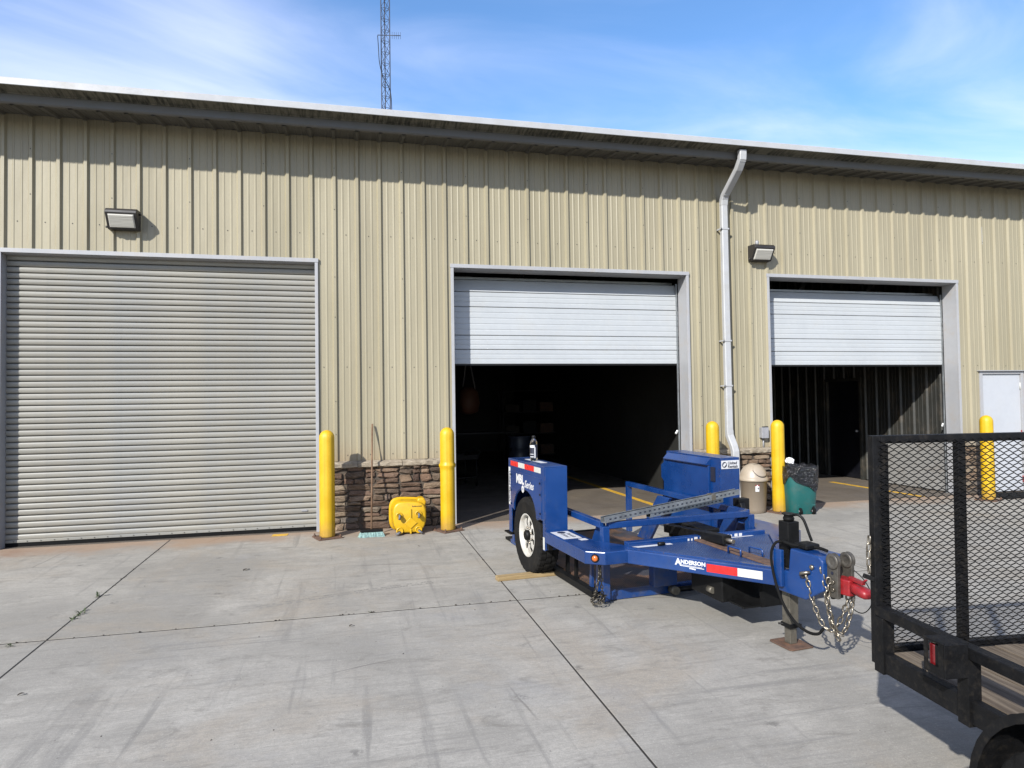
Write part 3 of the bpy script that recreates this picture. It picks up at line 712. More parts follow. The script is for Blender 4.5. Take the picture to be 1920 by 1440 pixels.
for i in range(6):
    t = .55+.45*i/5; x, y, zz_ = -.30+.8*t, -.25-.5*t, az+.08-.2*t; obj('antenna_rod', G().cyl((x, y, zz_-.13), (x, y, zz_+.13), .006, 5), M_TOWER, an)
obj('feed_cable', G().tube(smooth([(-.30, -.24, az+.06), (-.27, -.2, az-.4), (-.24, -.18, az-.9), (-.12, -.16, az-1.4), (.1, -.1, az-1.8), (.2, -.06, az-2.4), (.215, -.05, az-5)]), .014, 6), M_GREASE, T)
obj('footing', G().box(-.6, .6, -.5, .7, -.1, .15), M_CONC, T, .02)

# ------------------------------------------------------------------ wall lights and outlet box
def wall_light(px, py, label, turn, eye):
    p = on_y(px, py, -.12)
    L = thing('wall_light', label, 'light', (float(p[0]), -.031, float(p[2])), (0, 0, turn))
    w = .18
    # side profile (y out, z): deep at the top, sloping back to the bottom
    P = [(0, -.13), (-.085, -.128), (-.205, .055), (-.20, .085), (-.165, .115), (0, .12)]
    g = G().prism([(y, z) for y, z in P][::-1], -w, w, lambda y, z, x: (x, y, z)); obj('housing', g, M_BRONZE, L, .006)
    nrm = Vector((0, -.183, -.12)).normalized(); t = Vector((0, -.12, .183)).normalized(); c = Vector((0, -.145, -.036))
    g = G(); vs = []
    for off, sx, sz in ((.004, .148, .088), (.022, .138, .078)):
        for a, b in ((-1, -1), (1, -1), (1, 1), (-1, 1)): vs.append(c+nrm*off+Vector((a*sx, 0, 0))+t*b*sz)
    g.add(vs, [(4, 5, 6, 7), (0, 1, 5, 4), (1, 2, 6, 5), (2, 3, 7, 6), (3, 0, 4, 7)]); obj('lens', g, M_LENS, L, .003)
    obj('back_box', G().box(-.15, .15, .0, .034, -.09, .09), M_BRONZE, L)
    for sx in (-w-.012, w+.012): obj('hinge_lug', G().cyl((sx-.012, -.07, -.10 if sx < 0 else .07), (sx+.012, -.07, -.10 if sx < 0 else .07), .014, 8), M_BRONZE, L)
    if eye:
        e = obj('photocell', G().lathe([(.022, 0), (.026, .03), (.03, .05), (.024, .075), (.010, .085)], 12, (-.05, -.06, .118), (0, 0, 1)), M_BOX, L)
wall_light(231, 411, 'dark bronze wall light with pale ribbed lens above the closed roll-up door', 0, False)
wall_light(1427, 474, 'dark bronze wall light with a round photocell on top beside the downspout', 0, True)
p = on_y(1433, 811, -.06)
ob = thing('outlet_box', 'small grey weatherproof electrical outlet box on the tan wall', 'outlet', (float(p[0]), 0, float(p[2])))
obj('box_body', G().box(-.055, .055, -.075, -.004, -.085, .08), M_BOX, ob, .006); obj('cover', G().box(-.062, .062, -.092, -.076, -.09, .085), M_BOX, ob, .006)
obj('cover_hinge', G().cyl((-.05, -.085, .09), (.05, -.085, .09), .010, 8), M_BRONZE, ob); obj('conduit', G().cyl((0, -.03, -.09), (0, -.03, -.26), .012, 8), M_BOX, ob)

# ------------------------------------------------------------------ bollards
def bollard(x, y, label, dent=False):
    b = thing('bollard', label, 'bollard', (x, y, gz(y)), (0, 0, random.uniform(0, .6)), 'yellow bollards guarding the door jambs')
    H, r = 1.385, .098; prof = [(r*.985, .015), (r, .03)]
    if dent: prof += [(r, .80), (r*1.02, .84), (r*1.13, .865), (r*1.15, .885), (r*1.0, .905), (r*.99, .93)]
    prof += [(r*.985, H-.13), (r*.985, H-.10)]+[(r*math.cos(a), H-.10+.10*math.sin(a)) for a in (.3, .6, .85, 1.1, 1.35, 1.5)]
    def flute(t, k, i): return 1-.035*max(0, math.cos(t*6))**6*(1 if k < len(prof)-5 else 0)+(.03*math.sin(3*t+1) if dent and 3 <= k <= 6 else 0)
    obj('sleeve', G().lathe(prof, 48, (0, 0, 0), (0, 0, 1), True, True, flute), M_YEL, b)
    pl = obj('base_plate', G().box(-.155, .155, -.155, .155, -.004, .016), M_RUST, b, .004)
    for sx in (-1, 1):
        for sy in (-1, 1): obj('anchor_bolt', G().cyl((sx*.128, sy*.128, .014), (sx*.128, sy*.128, .05), .009, 8).lathe([(.017, 0), (.017, .014)], 6, (sx*.128, sy*.128, .016)), M_RUST, pl)
bollard(3.70, -.45, 'yellow bollard between the closed roll-up door and the broom')
bollard(5.265, -.45, 'yellow bollard with a dented bulging sleeve beside the yellow mop bucket', True)
bollard(9.23, -.45, 'yellow bollard standing behind the blue trailer, left of the white downspout')
bollard(10.265, -.54, 'yellow bollard between the taupe trash can and the green bin')
bollard(14.12, -.58, 'yellow bollard in front of the white walk-through door')

# ------------------------------------------------------------------ small things by the wall
# broom
hb = on_g(697, 1007); tp = on_y(698, 795, -.045)
br = thing('push_broom', 'wooden-handled push broom with teal bristles leaning on the stone', 'broom', (float(hb[0]), float(hb[1])+.05, gz(float(hb[1]))))
bx, by = br.location.x, br.location.y
obj('handle', G().cyl((0, .02, .085), (float(tp[0])-bx, float(tp[1])-by, float(tp[2])-gz(by)), .0125, 10), M_HANDLE, br)
obj('head_block', G().prism([(-.145, -.035), (-.13, -.045), (.13, -.045), (.145, -.035), (.145, .03), (.13, .04), (-.13, .04), (-.145, .03)], .062, .092), M_GREASE, br, .004)
g = G()
for i in range(620):
    x, y = random.uniform(-.14, .14), random.uniform(-.036, .034); sx, sy = x*1.16+random.gauss(0, .008), y*1.5-.02+random.gauss(0, .01)
    g.add([(x-.0022, y, .064), (x+.0022, y, .064), (sx+.0022, sy, .0), (sx-.0022, sy, .0)], [(0, 1, 2, 3)])
obj('bristles', g, M_BRISTLE, br, kind='stuff')
# mop bucket on its side, underside to the yard
cA, cB = on_y(733, 980, -.55), on_y(803, 980, -.55)
mb = thing('mop_bucket', 'yellow mop bucket tipped on its side with casters facing out', 'mop bucket', (float((cA[0]+cB[0])/2), -.56, gz(-.56)))
def sq(t, w, h, e=.5): return (math.copysign(abs(math.cos(t))**e, math.cos(t))*w, math.copysign(abs(math.sin(t))**e, math.sin(t))*h)
g = G(); n = 40; vs = []; rows = [(.0, .195, .182), (.008, .211, .197), (.03, .216, .202), (.18, .226, .209), (.30, .235, .215), (.302, .250, .226), (.318, .252, .228), (.322, .24, .216), (.10, .20, .18)]
for y, w, h in rows:
    for i in range(n):
        t = 2*math.pi*i/n; x, z = sq(t, w, h, .55)
        wd = 1-.10*(max(0, -z)/.2) if y < .3 else 1
        vs.append((x*wd, y, z+.222-.012*(x/.2)*(1 if z > 0 else .2)))
fs = [(k*n+i, k*n+(i+1) % n, (k+1)*n+(i+1) % n, (k+1)*n+i) for k in range(len(rows)-1) for i in range(n)]+[tuple(range(n))[::-1], tuple((len(rows)-1)*n+i for i in range(n))]
g.add(vs, fs, True); obj('tub', g, M_BUCKET, mb)
obj('pour_spout', G().prism([(.10, .36), (.21, .33), (.235, .40), (.20, .455), (.12, .45)], .12, .31, lambda x, z, y: (x, y, z)), M_BUCKET, mb, .02, 3)
g = G().prism([(0, -.075), (.085, 0), (0, .075), (-.085, 0)], -.004, -.014, lambda x, z, y: (x+.012, y, z+.150)); obj('diamond_boss', g, M_BUCKET, mb, .004)
for z0, z1 in ((.215, .335), (.012, .068)): obj('keel_rib', G().box(.0, .022, -.016, .004, z0, z1), M_BUCKET, mb, .004)
for cx_, cz_, wx, wz in ((-.135, .25, .06, .07), (.115, .26, .06, .07), (-.13, .055, .07, .05), (.115, .06, .07, .05)):
    pd = obj('caster_pocket', G().lathe([(.048, .0), (.046, .012), (.034, .016), (.030, .006)], 18, (cx_, 0, cz_), (0, -1, 0)), M_BUCKET, mb)
for cx_, cz_, ang in ((-.135, .25, .12), (.115, .26, .0), (-.145, .038, 1.15), (.125, .045, -.95)):
    q = obj('caster', G().box(-.012, .012, -.034, .0, -.02, .02).lathe([(.016, 0), (.016, .02)], 10, (0, -.005, 0), (0, -1, 0)), M_GREASE, mb); q.location = (cx_, -.012, cz_); q.rotation_euler = (0, ang, 0)
    wv = obj('caster_wheel', G().lathe([(.02, -.011), (.034, -.010), (.036, 0), (.034, .010), (.02, .011)], 18, (0, -.045, -.012), (1, 0, 0)), M_CASTER, q)
text('lettering', 'Rubbermaid', .026, (.03, .008, .357), (1, 0, 0), (0, .0, 1), M_INK, mb, .012)
# yellow painted square on the apron
p = on_g(525, 1003); tag(obj('paint_patch', G().prism([(-.10, -.06), (.095, -.055), (.105, .06), (-.09, .065)], 0, .003, lambda x, y, z: (p[0]+x, p[1]+y-.02, gz(p[1]-.02+y)+z+.001)), M_YPAINT), 'small square of yellow line paint on concrete by the roll-up door', 'paint mark')
# timber in front of the tyre
a, b = on_g(934, 1091), on_g(1049, 1079); mid = (a+b)/2; dv = b-a; L_ = math.hypot(dv[0], dv[1])
tb = obj('timber_block', G().box(-L_/2, L_/2, 0, .092, 0.001, .043), M_LUMBER, None, .003)
tb.location = (mid[0], mid[1], gz(mid[1])); tb.rotation_euler = (0, 0, math.atan2(dv[1], dv[0])); tag(tb, 'short pale timber plank lying in front of the blue trailer tyre', 'timber')
# taupe swing-top can
p = on_g(1426, 963); can = thing('trash_can', 'taupe plastic trash can with a pale domed swing lid', 'trash can', (float(p[0]), float(p[1])+.165, gz(p[1])), (0, 0, .25))
obj('can_body', G().lathe([(.165, 0), (.172, .01), (.176, .05), (.198, .47), (.206, .475), (.206, .495), (.19, .495)], 40), M_TAUPE, can)
dome = [(.214, .475), (.218, .485), (.217, .512), (.205, .52), (.196, .56), (.175, .62), (.142, .672), (.10, .708), (.05, .728), (.012, .733)]
obj('lid', G().lathe(dome, 40), M_TAUPEL, can)
g = G(); vs = []; nu, nv = 16, 10
def domer(h):
    for (r0, h0), (r1, h1) in zip(dome[3:], dome[4:]):
        if h0 <= h <= h1: return r0+(r1-r0)*(h-h0)/(h1-h0)
    return .2
for i in range(nu+1):
    for j in range(nv+1):
        u = i/nu*2-1; a = -1.62+u*.80; top = .722-.0*abs(u); bot = .545+.10*abs(u)**2.4
        h = bot+(top-bot)*j/nv; r = domer(min(h, .731))+.007
        vs.append((r*math.cos(a), r*math.sin(a), h+.003))
g.add(vs, [(i*(nv+1)+j, (i+1)*(nv+1)+j, (i+1)*(nv+1)+j+1, i*(nv+1)+j+1) for i in range(nu) for j in range(nv)], True)
fp = obj('swing_flap', g, M_TAUPEL, can); sm_ = fp.modifiers.new('solid', 'SOLIDIFY'); sm_.thickness = .006
pts = []
for i in range(nu+1):
    u = i/nu*2-1; a = -1.62+u*.80; h = .545+.10*abs(u)**2.4; r = domer(h)+.003; pts.append((r*math.cos(a), r*math.sin(a), h-.004))
obj('flap_gap', G().tube(pts, .0055, 6), M_INK, can)
th = -2.12; c_, s_ = math.cos(th), math.sin(th)
def on_can(du, z, r=.1965): return (r*math.cos(th+du/r), r*math.sin(th+du/r), z)
g = G().add([on_can(-.028, .33), on_can(.0, .33), on_can(.028, .33), on_can(.028, .43, .2005), on_can(0, .43, .2005), on_can(-.028, .43, .2005)], [(0, 1, 4, 5), (1, 2, 3, 4)]); st = obj('price_sticker', g, M_DECAL, can)
g = G().add([on_can(-.028, .412, .201), on_can(.028, .412, .201), on_can(.028, .43, .202), on_can(-.028, .43, .202)], [(0, 1, 2, 3)]); obj('sticker_band', g, M_RED, st)
g = G().add([on_can(.004, .365, .200), on_can(.02, .365, .200), on_can(.02, .39, .201), on_can(.004, .39, .201)], [(0, 1, 2, 3)]); obj('sticker_mark', g, M_INK, st)
# green wheeled bin with liner
p = on_g(1515, 965); gb = thing('wheeled_bin', 'dark green wheeled bin lined with a black plastic bag', 'bin', (float(p[0]), float(p[1])+.21, gz(p[1])), (0, 0, -.16))
g = G(); n = 40; vs = []
for z, w in ((.0, .20), (.01, .208), (.30, .228), (.56, .248), (.66, .252), (.66, .238), (.5, .23)):
    for i in range(n): x, y = sq(2*math.pi*i/n, w, w*.92, .62); vs.append((x, y, z))
fs = [(k*n+i, k*n+(i+1) % n, (k+1)*n+(i+1) % n, (k+1)*n+i) for k in range(6) for i in range(n)]+[tuple(range(n))[::-1]]
g.add(vs, fs, True); obj('bin_body', g, M_GREEN, gb)
g = G(); n = 72; vs = []; rws = 12
for k in range(rws+1):
    t = k/rws
    for i in range(n):
        a = 2*math.pi*i/n; low = .455+.045*math.sin(a*2+.6)+.05*math.sin(a*3+2.)+.02*math.sin(a*7)
        if k <= 2: z = .655+.03*k+.014*math.sin(a*9)-(0 if k < 2 else .0); w = .225+.014*k
        else: z = .73-(.73-low)*((k-2)/(rws-2)); w = .262+.004*math.sin(a*11+k*.5)-.004*(k/rws)
        w += .006*mnoise.noise(Vector((math.cos(a)*4, math.sin(a)*4, z*9)))*(1 if k > 1 else .4)
        x, y = sq(a, w, w*.93, .64); vs.append((x, y, z))
g.add(vs, [(k*n+i, k*n+(i+1) % n, (k+1)*n+(i+1) % n, (k+1)*n+i) for k in range(rws) for i in range(n)], True)
g.lathe([(.22, .66), (.15, .60), (.02, .58)], 30, (0, 0, 0), (0, 0, 1), False); obj('bin_liner', g, M_BAG, gb)
g = G().box(-.09, .150, -.190, -.17, .03, .115); obj('wheel_recess', g, M_GREASE, gb, .02, 3)
for x in (-.075, .125):
    wq = obj('bin_wheel', G().lathe([(.02, -.018), (.046, -.018), (.05, -.012), (.05, .012), (.046, .018), (.02, .018)], 20, (x, -.188, .05), (1, 0, 0)), M_BLACK, gb)
    obj('wheel_cap', G().cyl((x-.021, -.188, .05), (x+.021, -.188, .05), .016, 10), M_BOX, wq)
obj('axle_ledge', G().box(-.11, .16, -.196, -.16, .125, .145), M_GREEN, gb, .008)
g = G(); vs = []; 
g.lathe([(.01, 0), (.05, .01), (.058, .04), (.05, .075), (.02, .095)], 12, (-.155, -.05, .735), (.2, 0, 1), True, False, lambda t, k, i: 1+.22*math.sin(i*2.7+k*1.9)); pc = obj('crumpled_cup', g, M_PAPER); pc.location = gb.location; pc.rotation_euler = gb.rotation_euler
tag(pc, 'crumpled white paper cup on top of the black bin liner', 'paper cup')
# black mat and litter
p = on_g(1893, 936); tag(obj('door_mat', G().box(p[0]-.05, p[0]+.95, -.60, -.06, -.003, .012), M_BLACK, None, .004), 'flat black rubber mat at the foot of the white walk-through door', 'mat')

# ------------------------------------------------------------------ blue drop-deck lift trailer
TA = .101
BT = thing('lift_trailer', 'blue single-axle drop-deck equipment trailer with its deck lowered to the ground', 'trailer')
ground_frame(BT, 6.786, -2.671, math.sin(TA), -math.cos(TA))
HW, WB, UF, UR, ZT = 1.102, .237, .632, -.386, 1.128; WU, WR = .085, .388
def wheel(parent, u, v, z, R, width, rimR, side, rimmat, spokes):
    tw = obj('wheel', G().lathe([(rimR*.98, -width*.42), (rimR*1.08, -width*.46), (R*.86, -width*.52), (R*.955, -width*.47), (R*.985, -width*.40), (R*.985, -width*.16), (R*.955, -width*.155), (R*.955, -width*.13), (R*.99, -width*.125),
        (R*.99, width*.125), (R*.955, width*.13), (R*.955, width*.155), (R*.985, width*.16), (R*.985, width*.40), (R*.955, width*.47), (R*.86, width*.52), (rimR*1.08, width*.46), (rimR*.98, width*.42)], 96, (u, v, z), (0, 1, 0), False, False,
        lambda t, k, i: (1+(.007 if ((i+(k//4)*1) % 3) else -.010)) if 3 <= k <= 14 else 1), M_TYRE, parent)
    s = side
    obj('rim', G().lathe([(rimR*1.0, width*.44), (rimR*1.03, width*.47), (rimR*1.0, width*.475), (rimR*.93, width*.44), (rimR*.90, width*.2), (rimR*.88, width*.12)], 40, (u, v, z), (0, s, 0), False), rimmat, tw)
    if spokes:
        g = G()
        for k in range(spokes):
            a = 2*math.pi*k/spokes; da = .5*math.pi/spokes*.72
            q = []
            for rr, dd, h in ((rimR*.30, da*1.6, .34), (rimR*.62, da*1.05, .38), (rimR*.92, da*1.25, .30)):
                q += [(rr*math.cos(a-dd), rr*math.sin(a-dd), h*width), (rr*math.cos(a+dd), rr*math.sin(a+dd), h*width)]
            vs = [(u+x, v+s*h, z+y) for x, y, h in q]+[(u+x, v+s*(h-.012), z+y) for x, y, h in q]
            g.add(vs, [(0, 1, 3, 2), (2, 3, 5, 4), (6, 8, 9, 7), (8, 10, 11, 9), (0, 2, 8, 6), (2, 4, 10, 8), (3, 1, 7, 9), (5, 3, 9, 11)])
        g.lathe([(rimR*.36, width*.30), (rimR*.36, width*.35), (rimR*.2, width*.36)], 24, (u, v, z), (0, s, 0)); obj('wheel_spokes', g, rimmat, tw)
        obj('hub', G().lathe([(.052, width*.3), (.052, width*.50), (.042, width*.55), (.02, width*.56)], 18, (u, v, z), (0, s, 0)), M_GREASE, tw)
        for k in range(8):
            a = 2*math.pi*(k+.5)/8; obj('lug_nut', G().lathe([(.011, width*.3), (.011, width*.41)], 6, (u+.078*math.cos(a), v, z+.078*math.sin(a)), (0, s, 0)), M_CHAIN, tw)
    obj('drum', G().lathe([(rimR*.95, width*.05), (rimR*.95, -width*.4)], 24, (u, v, z), (0, s, 0)), M_GREASE, tw)
    return tw
for sd in (-1, 1):
    v0, v1 = (-HW, -HW+WB) if sd < 0 else (HW-WB, HW)
    vo = -HW if sd < 0 else HW
    # housing: outer skin with a wheel arch, top, front and rear plates, inner plate
    arch = [(UR+.10, .64)]
    for i in range(13):
        t = math.pi*(1-i/12); arch.append((WU+.02+.325*math.cos(t), .60+.255*math.sin(t)))
    poly = [(UR, .352), (UR+.085, .352), (UR+.085, .63)]+[(u, z) for u, z in arch[1:]]+[(UF-.115, .62), (UF-.045, .62), (UF-.045, .345), (UF, .345), (UF, ZT), (UR, ZT)]
    hs = obj('wheel_housing', G().prism(poly if sd > 0 else poly, 0, .010, (lambda u, z, k: (u, -HW+k, z)) if sd < 0 else (lambda u, z, k: (u, HW-k, z))), M_BLUE, BT)
    obj('top_plate', G().box(UR, UF, v0, v1, ZT-.006, ZT+.006), M_BLUE, hs, .004)
    obj('front_plate', G().box(UF-.012, UF, v0+.0105 if sd < 0 else v0, v1 if sd < 0 else v1-.0105, .35, ZT-.0062), M_BLUE, hs, .004)
    obj('rear_plate', G().box(UR, UR+.012, v0+.0105 if sd < 0 else v0, v1 if sd < 0 else v1-.0105, .35, ZT-.0062), M_BLUE, hs)
    vi = v1-.010 if sd < 0 else v0
    obj('inner_plate', G().box(UR+.0125, UF-.0125, vi, vi+.010, .35, ZT-.0062), M_BLUE, hs)
    # bolted access panel on the outer side
    pp = [(UR+.075, .632)]+[(u, z+.012) for u, z in arch[1:]]+[(UF-.12, .63), (UF-.07, .63), (UF-.07, ZT-.115), (UR+.075, ZT-.115)]
    pn = obj('access_panel', G().prism(pp, .0, .006, (lambda u, z, k: (u, -HW-.0005-k, z)) if sd < 0 else (lambda u, z, k: (u, HW+.0005+k, z))), M_BLUE, hs)
    if sd < 0:
        for (u, z) in ((UR+.095, ZT-.16), (UR+.095, .80), (UR+.095, .66), (UF-.09, ZT-.16), (UF-.09, .86), (UF-.09, .68)):
            obj('panel_bolt', G().lathe([(.011, 0), (.009, .008)], 6, (u, -HW-.007, z), (0, -1, 0)), M_GREASE, pn)
    wheel(BT, WU, v0+WB/2+(.004 if sd < 0 else -.004), WR, WR, .215, .212, sd, M_RIM, 8)
# tapes and decals on the near housing
for i, m_ in enumerate((M_REDTAPE, M_WHTAPE, M_REDTAPE, M_WHTAPE)):
    a = UR+.07+[0, .235, .425, .69][i]; b = UR+.07+[.235, .425, .69, .865][i]
    obj('reflective_tape', G().box(a+.001, b-.001, -HW-.0018, -HW-.0004, ZT-.066, ZT-.014), m_, BT)
text('series_decal', 'MBL', .125, (UR+.26, -HW-.0065, .905), (1, 0, 0), (0, 0, 1), M_DECAL, BT, .001, 0, .006)
text('series_script', 'Series', .105, (UR+.50, -HW-.0065, .880), (1, 0, 0), (0, 0, 1), M_DECAL, BT, .001, .35, .002)
rd_ = obj('round_decal', G().lathe([(.037, 0), (.037, .001)], 24, (UR+.455, -HW-.0068, .835+.02), (0, -1, 0), True, False), M_DECAL, BT)
g = G().box(UR+.437, UR+.473, -HW-.0088, -HW-.0083, .846, .850).box(UR+.435, UR+.476, -HW-.0088, -HW-.0083, .857, .861); obj('decal_line', g, M_INKG, rd_)
sp_ = obj('edge_decal', G().box(UR+.006, UR+.060, -HW-.0016, -HW-.0004, .64, 1.04), M_DECAL, BT)
text('decal_text', 'United Rentals', .056, (UR+.020, -HW-.0017, 1.0), (0, 0, -1), (1, 0, 0), M_INK, sp_, .0006, 0, .001)
obj('serial_plate', G().box(UF-.044, UF-.004, -HW-.0016, -HW-.0004, .352, .47), M_WHTAPE, BT)
tpd = obj('top_decal', G().box(-.16, .30, -1.0, -.93, ZT+.0065, ZT+.0075), M_DECAL, BT)
# inner cover, slot and rental sign on the far housing
cv = obj('inner_cover', G().prism([(-.46, .82), (-.405, .78), (-.405, .30), (.470, .30), (.470, 1.035), (.44, 1.06), (-.405, 1.06), (-.405, 1.0), (-.46, .97)], HW-WB-.03, HW-WB-.001, lambda u, z, v: (u, v, z)), M_BLUE, BT, .004)
obj('cover_lip', G().prism([(HW-WB-.002, ZT-.012), (HW-WB-.065, 1.055), (HW-WB-.06, 1.045), (HW-WB-.002, 1.045)], UR+.03, .47, lambda v, z, u: (u, v, z)), M_BLUE, cv)
obj('slot', G().box(.478, .552, HW-WB-.012, HW-WB-.0008, .88, 1.03), M_INK, BT)
sg = obj('rental_sign', G().box(UF+.0005, UF+.006, HW-WB+.012, HW-.006, 1.018, 1.105), M_DECAL, BT, .002)
su = (UF+.0062)
obj('sign_disc', G().lathe([(.030, 0), (.030, .0012)], 28, (su, HW-WB+.048, 1.062), (1, 0, 0), True, False), M_INK, sg)
obj('sign_crescent', G().lathe([(.021, 0), (.021, .0012)], 24, (su+.0016, HW-WB+.036, 1.062), (1, 0, 0), True, False, lambda t, k, i: 1), M_INKG, sg)
obj('sign_oval', G().lathe([(.022, 0), (.022, .0012)], 24, (su+.0032, HW-WB+.048, 1.062), (1, 0, 0), True, False, lambda t, k, i: math.hypot(math.cos(t), .45*math.sin(t))), M_DECAL, sg)
text('sign_text', 'United', .042, (su, HW-WB+.088, 1.064), (0, 1, 0), (0, 0, 1), M_INK, sg, .0012, .1, .001)
text('sign_text', 'Rentals', .042, (su, HW-WB+.088, 1.028), (0, 1, 0), (0, 0, 1), M_INK, sg, .0012, .1, .001)
# main frame: two side rails with chamfered noses, the converging drawbar rails and the neck plate
for sd in (-1, 1):
    poly = [(UF+.001, -HW), (1.50, -HW), (1.605, -.97), (1.605, -.70), (1.40, -.70), (1.16, -HW+WB+.02), (.80, -HW+WB+.015), (.70, -HW+WB+.03), (UF+.001, -HW+WB+.05)]
    poly = [(u, v*-sd) for u, v in poly]
    if sd > 0: poly = poly[::-1]
    fr = obj('frame_rail', G().prism(poly, .425, .530), M_BLUE, BT, .006)
    obj('rail_drop', G().box(UF-.2, UF+.05, (-HW+.02)*-sd if sd > 0 else -HW+.02, (-HW+.06)*-sd if sd > 0 else -HW+.06, .36, .424), M_GREASE, fr)
    a, b = Vector((1.555, -.745*-sd, 0)), Vector((2.63, -.005*-sd, 0))
    t = (b-a).normalized(); nn = Vector((t.y, -t.x, 0))*(1 if sd < 0 else -1)
    db = obj('drawbar_rail', G().bar(a+Vector((0, 0, .4775)), b+Vector((0, 0, .4775)), .085, .113), M_BLUE, BT, .007)
    c0, c1 = a+nn*.047, b+nn*.047
    obj('rail_lip', G().bar(a-nn*.02+Vector((0, 0, .538)), b-nn*.02+Vector((0, 0, .538)), .04, .008), M_BLUE, db)
    if sd < 0:
        base = a+nn*.0425
        def rp(sv, z): q = base+t*(sv-.0); return (q.x, q.y, z)
        for s0, s1, m_ in ((.672, .905, M_REDTAPE), (.907, 1.088, M_WHTAPE)):
            p0, p1 = base+t*(s0+.02), base+t*(s1+.02)
            obj('reflective_tape', G().bar(p0+nn*.001+Vector((0, 0, .480)), p1+nn*.001+Vector((0, 0, .480)), .0016, .060), m_, db)
        o_ = base+t*.440
        text('maker_decal', 'A', .070, (o_.x, o_.y, .472), t, (0, 0, 1), M_DECAL, db, .0012, .0, .0028)
        o_ = base+t*.484
        text('maker_decal', 'NDERSON', .0425, (o_.x, o_.y, .486), t, (0, 0, 1), M_DECAL, db, .0012, .0, .0018)
        for s0, s1, z, hh in ((.475, .655, .477, .003), (.48, .672, .469, .005), (.555, .605, .457, .010)):
            p0, p1 = base+t*s0, base+t*s1
            obj('decal_flourish', G().bar(p0+nn*.001+Vector((0, 0, z)), p1+nn*.001+Vector((0, 0, z-.004)), .0016, hh), M_DECAL, db)
lamp_c = Vector((1.552, -1.035, .478)); ln = Vector((.13, -.105, 0)).normalized()
ml = obj('marker_lamp', G().lathe([(.034, 0), (.034, .008), (.026, .010)], 20, lamp_c+ln*.001, ln), M_BLACK, BT); obj('lens', G().lathe([(.025, .006), (.024, .016), (.014, .022), (.003, .024)], 20, lamp_c, ln), M_AMBER, ml)
obj('neck_plate', G().prism([(1.50, -.72), (2.44, -.09), (2.44, .09), (1.50, .72)], .520, .5285), M_TREADB, BT)
obj('neck_rib', G().box(1.50, 2.52, -.055, .055, .5290, .5420), M_RUST, BT, .003)
cm = obj('cross_member', G().box(1.425, 1.499, -.70, .70, .42, .565), M_BLUE, BT, .006)
g = G()
rr = random.Random(4); v = -.12
for i in range(13):
    w_ = rr.uniform(.012, .035)
    g.box(1.4995, 1.5006, v, v+w_, .532, .532+rr.uniform(.018, .030)); v += w_+rr.uniform(.008, .03)
obj('worn_lettering', g, M_DECAL, cm)
for a in ((-.69, -.30, .045), (.25, .55, .02)): obj('pale_decal', G().box(1.505, 1.505+a[2], a[0], a[1], .5290, .5302), M_DECAL, BT)
obj('pale_decal', G().prism([(.70, -1.075), (1.02, -1.075), (1.02, -.90), (.70, -.90)], .5305, .5315), M_DECAL, BT)
text('decal_text', 'United', .06, (.80, -1.02, .5317), (1, 0, 0), (0, 1, 0), M_INK, BT, .0004); text('decal_text', 'Rentals', .06, (.80, -.965+.0, .5317), (1, 0, 0), (0, 1, 0), M_INK, BT, .0004)
obj('decal_logo', G().lathe([(.04, .5316), (.04, .5322)], 24, (.752, -.985, 0), (0, 0, 1), True, False), M_INK, BT); obj('pale_decal', G().box(1.05, 1.12, -.955, -.885, .5305, .5315), M_DECAL, BT)
for (u, v) in ((2.08, -.085), (2.16, .055)):
    obj('grab_loop', G().tube([(u-.07, v, .535), (u-.07, v, .585), (u-.06, v, .592), (u+.06, v+.01, .592), (u+.07, v+.01, .585), (u+.07, v+.01, .535)], .0075, 8), M_BLUE, BT)
for (u, v) in ((1.56, -.42), (1.55, .10)): obj('hinge_lug', G().cyl((u, v-.03, .545), (u, v+.03, .545), .016, 10), M_GREASE, BT)
# lowered deck with its posts and guard rails
dk = obj('deck', G().box(-1.32, 1.16, -.76, .76, .055, .068), M_TREADR, BT)
obj('front_sill', G().box(1.16, 1.21, -.765, .765, .004, .082), M_BLUE, dk, .004)
for sv in (-1, 1):
    obj('side_sill', G().box(-1.32, 1.159, min(sv*.765, sv*.715), max(sv*.765, sv*.715), .004, .0545), M_BLUE, dk)
    obj('guard_post', G().box(1.17, 1.235, min(sv*.80, sv*.735), max(sv*.80, sv*.735), .083 if 0 else .004, .655), M_BLUE, dk, .004)
    obj('guard_post', G().box(-1.16, -1.10, min(sv*.80, sv*.74), max(sv*.80, sv*.74), .06, .632), M_BLUE, dk, .004)
    obj('side_guard', G().box(-1.16, 1.169, min(sv*.80, sv*.74), max(sv*.80, sv*.74), .634, .690), M_BLUE, dk, .005)
    # lifting arms
    q = [(-.30, .63), (-.05, .63), (-.50, .07), (-.78, .07)]
    obj('lift_arm', G().prism(q if True else q, sv*.70-.02, sv*.70+.02, lambda u, z, v: (u, v, z)), M_BLUE, dk, .004)
    q = [(.95, .635), (1.13, .635), (1.03, .40), (.80, .40)]
    obj('guard_brace', G().prism(q, sv*.705-.012, sv*.705+.012, lambda u, z, v: (u, v, z)), M_BLUE, dk, .003)
    for uu in (.42, .62, .95, 1.08): obj('sill_stop', G().prism([(uu, .07), (uu+.05, .07), (uu+.05, .30), (uu+.02, .32)], sv*.79-.012, sv*.79+.012, lambda u, z, v: (u, v, z)), M_BLUE if uu > .9 else M_GREASE, dk)
    obj('hinge_beam', G().box(-.2, 1.12, min(sv*.86, sv*.79), max(sv*.86, sv*.79), .02, .075), M_GREASE, dk)
obj('front_guard', G().box(1.236 if 0 else 1.172, 1.232, -.739, .739, .634, .690), M_BLUE, dk, .005)
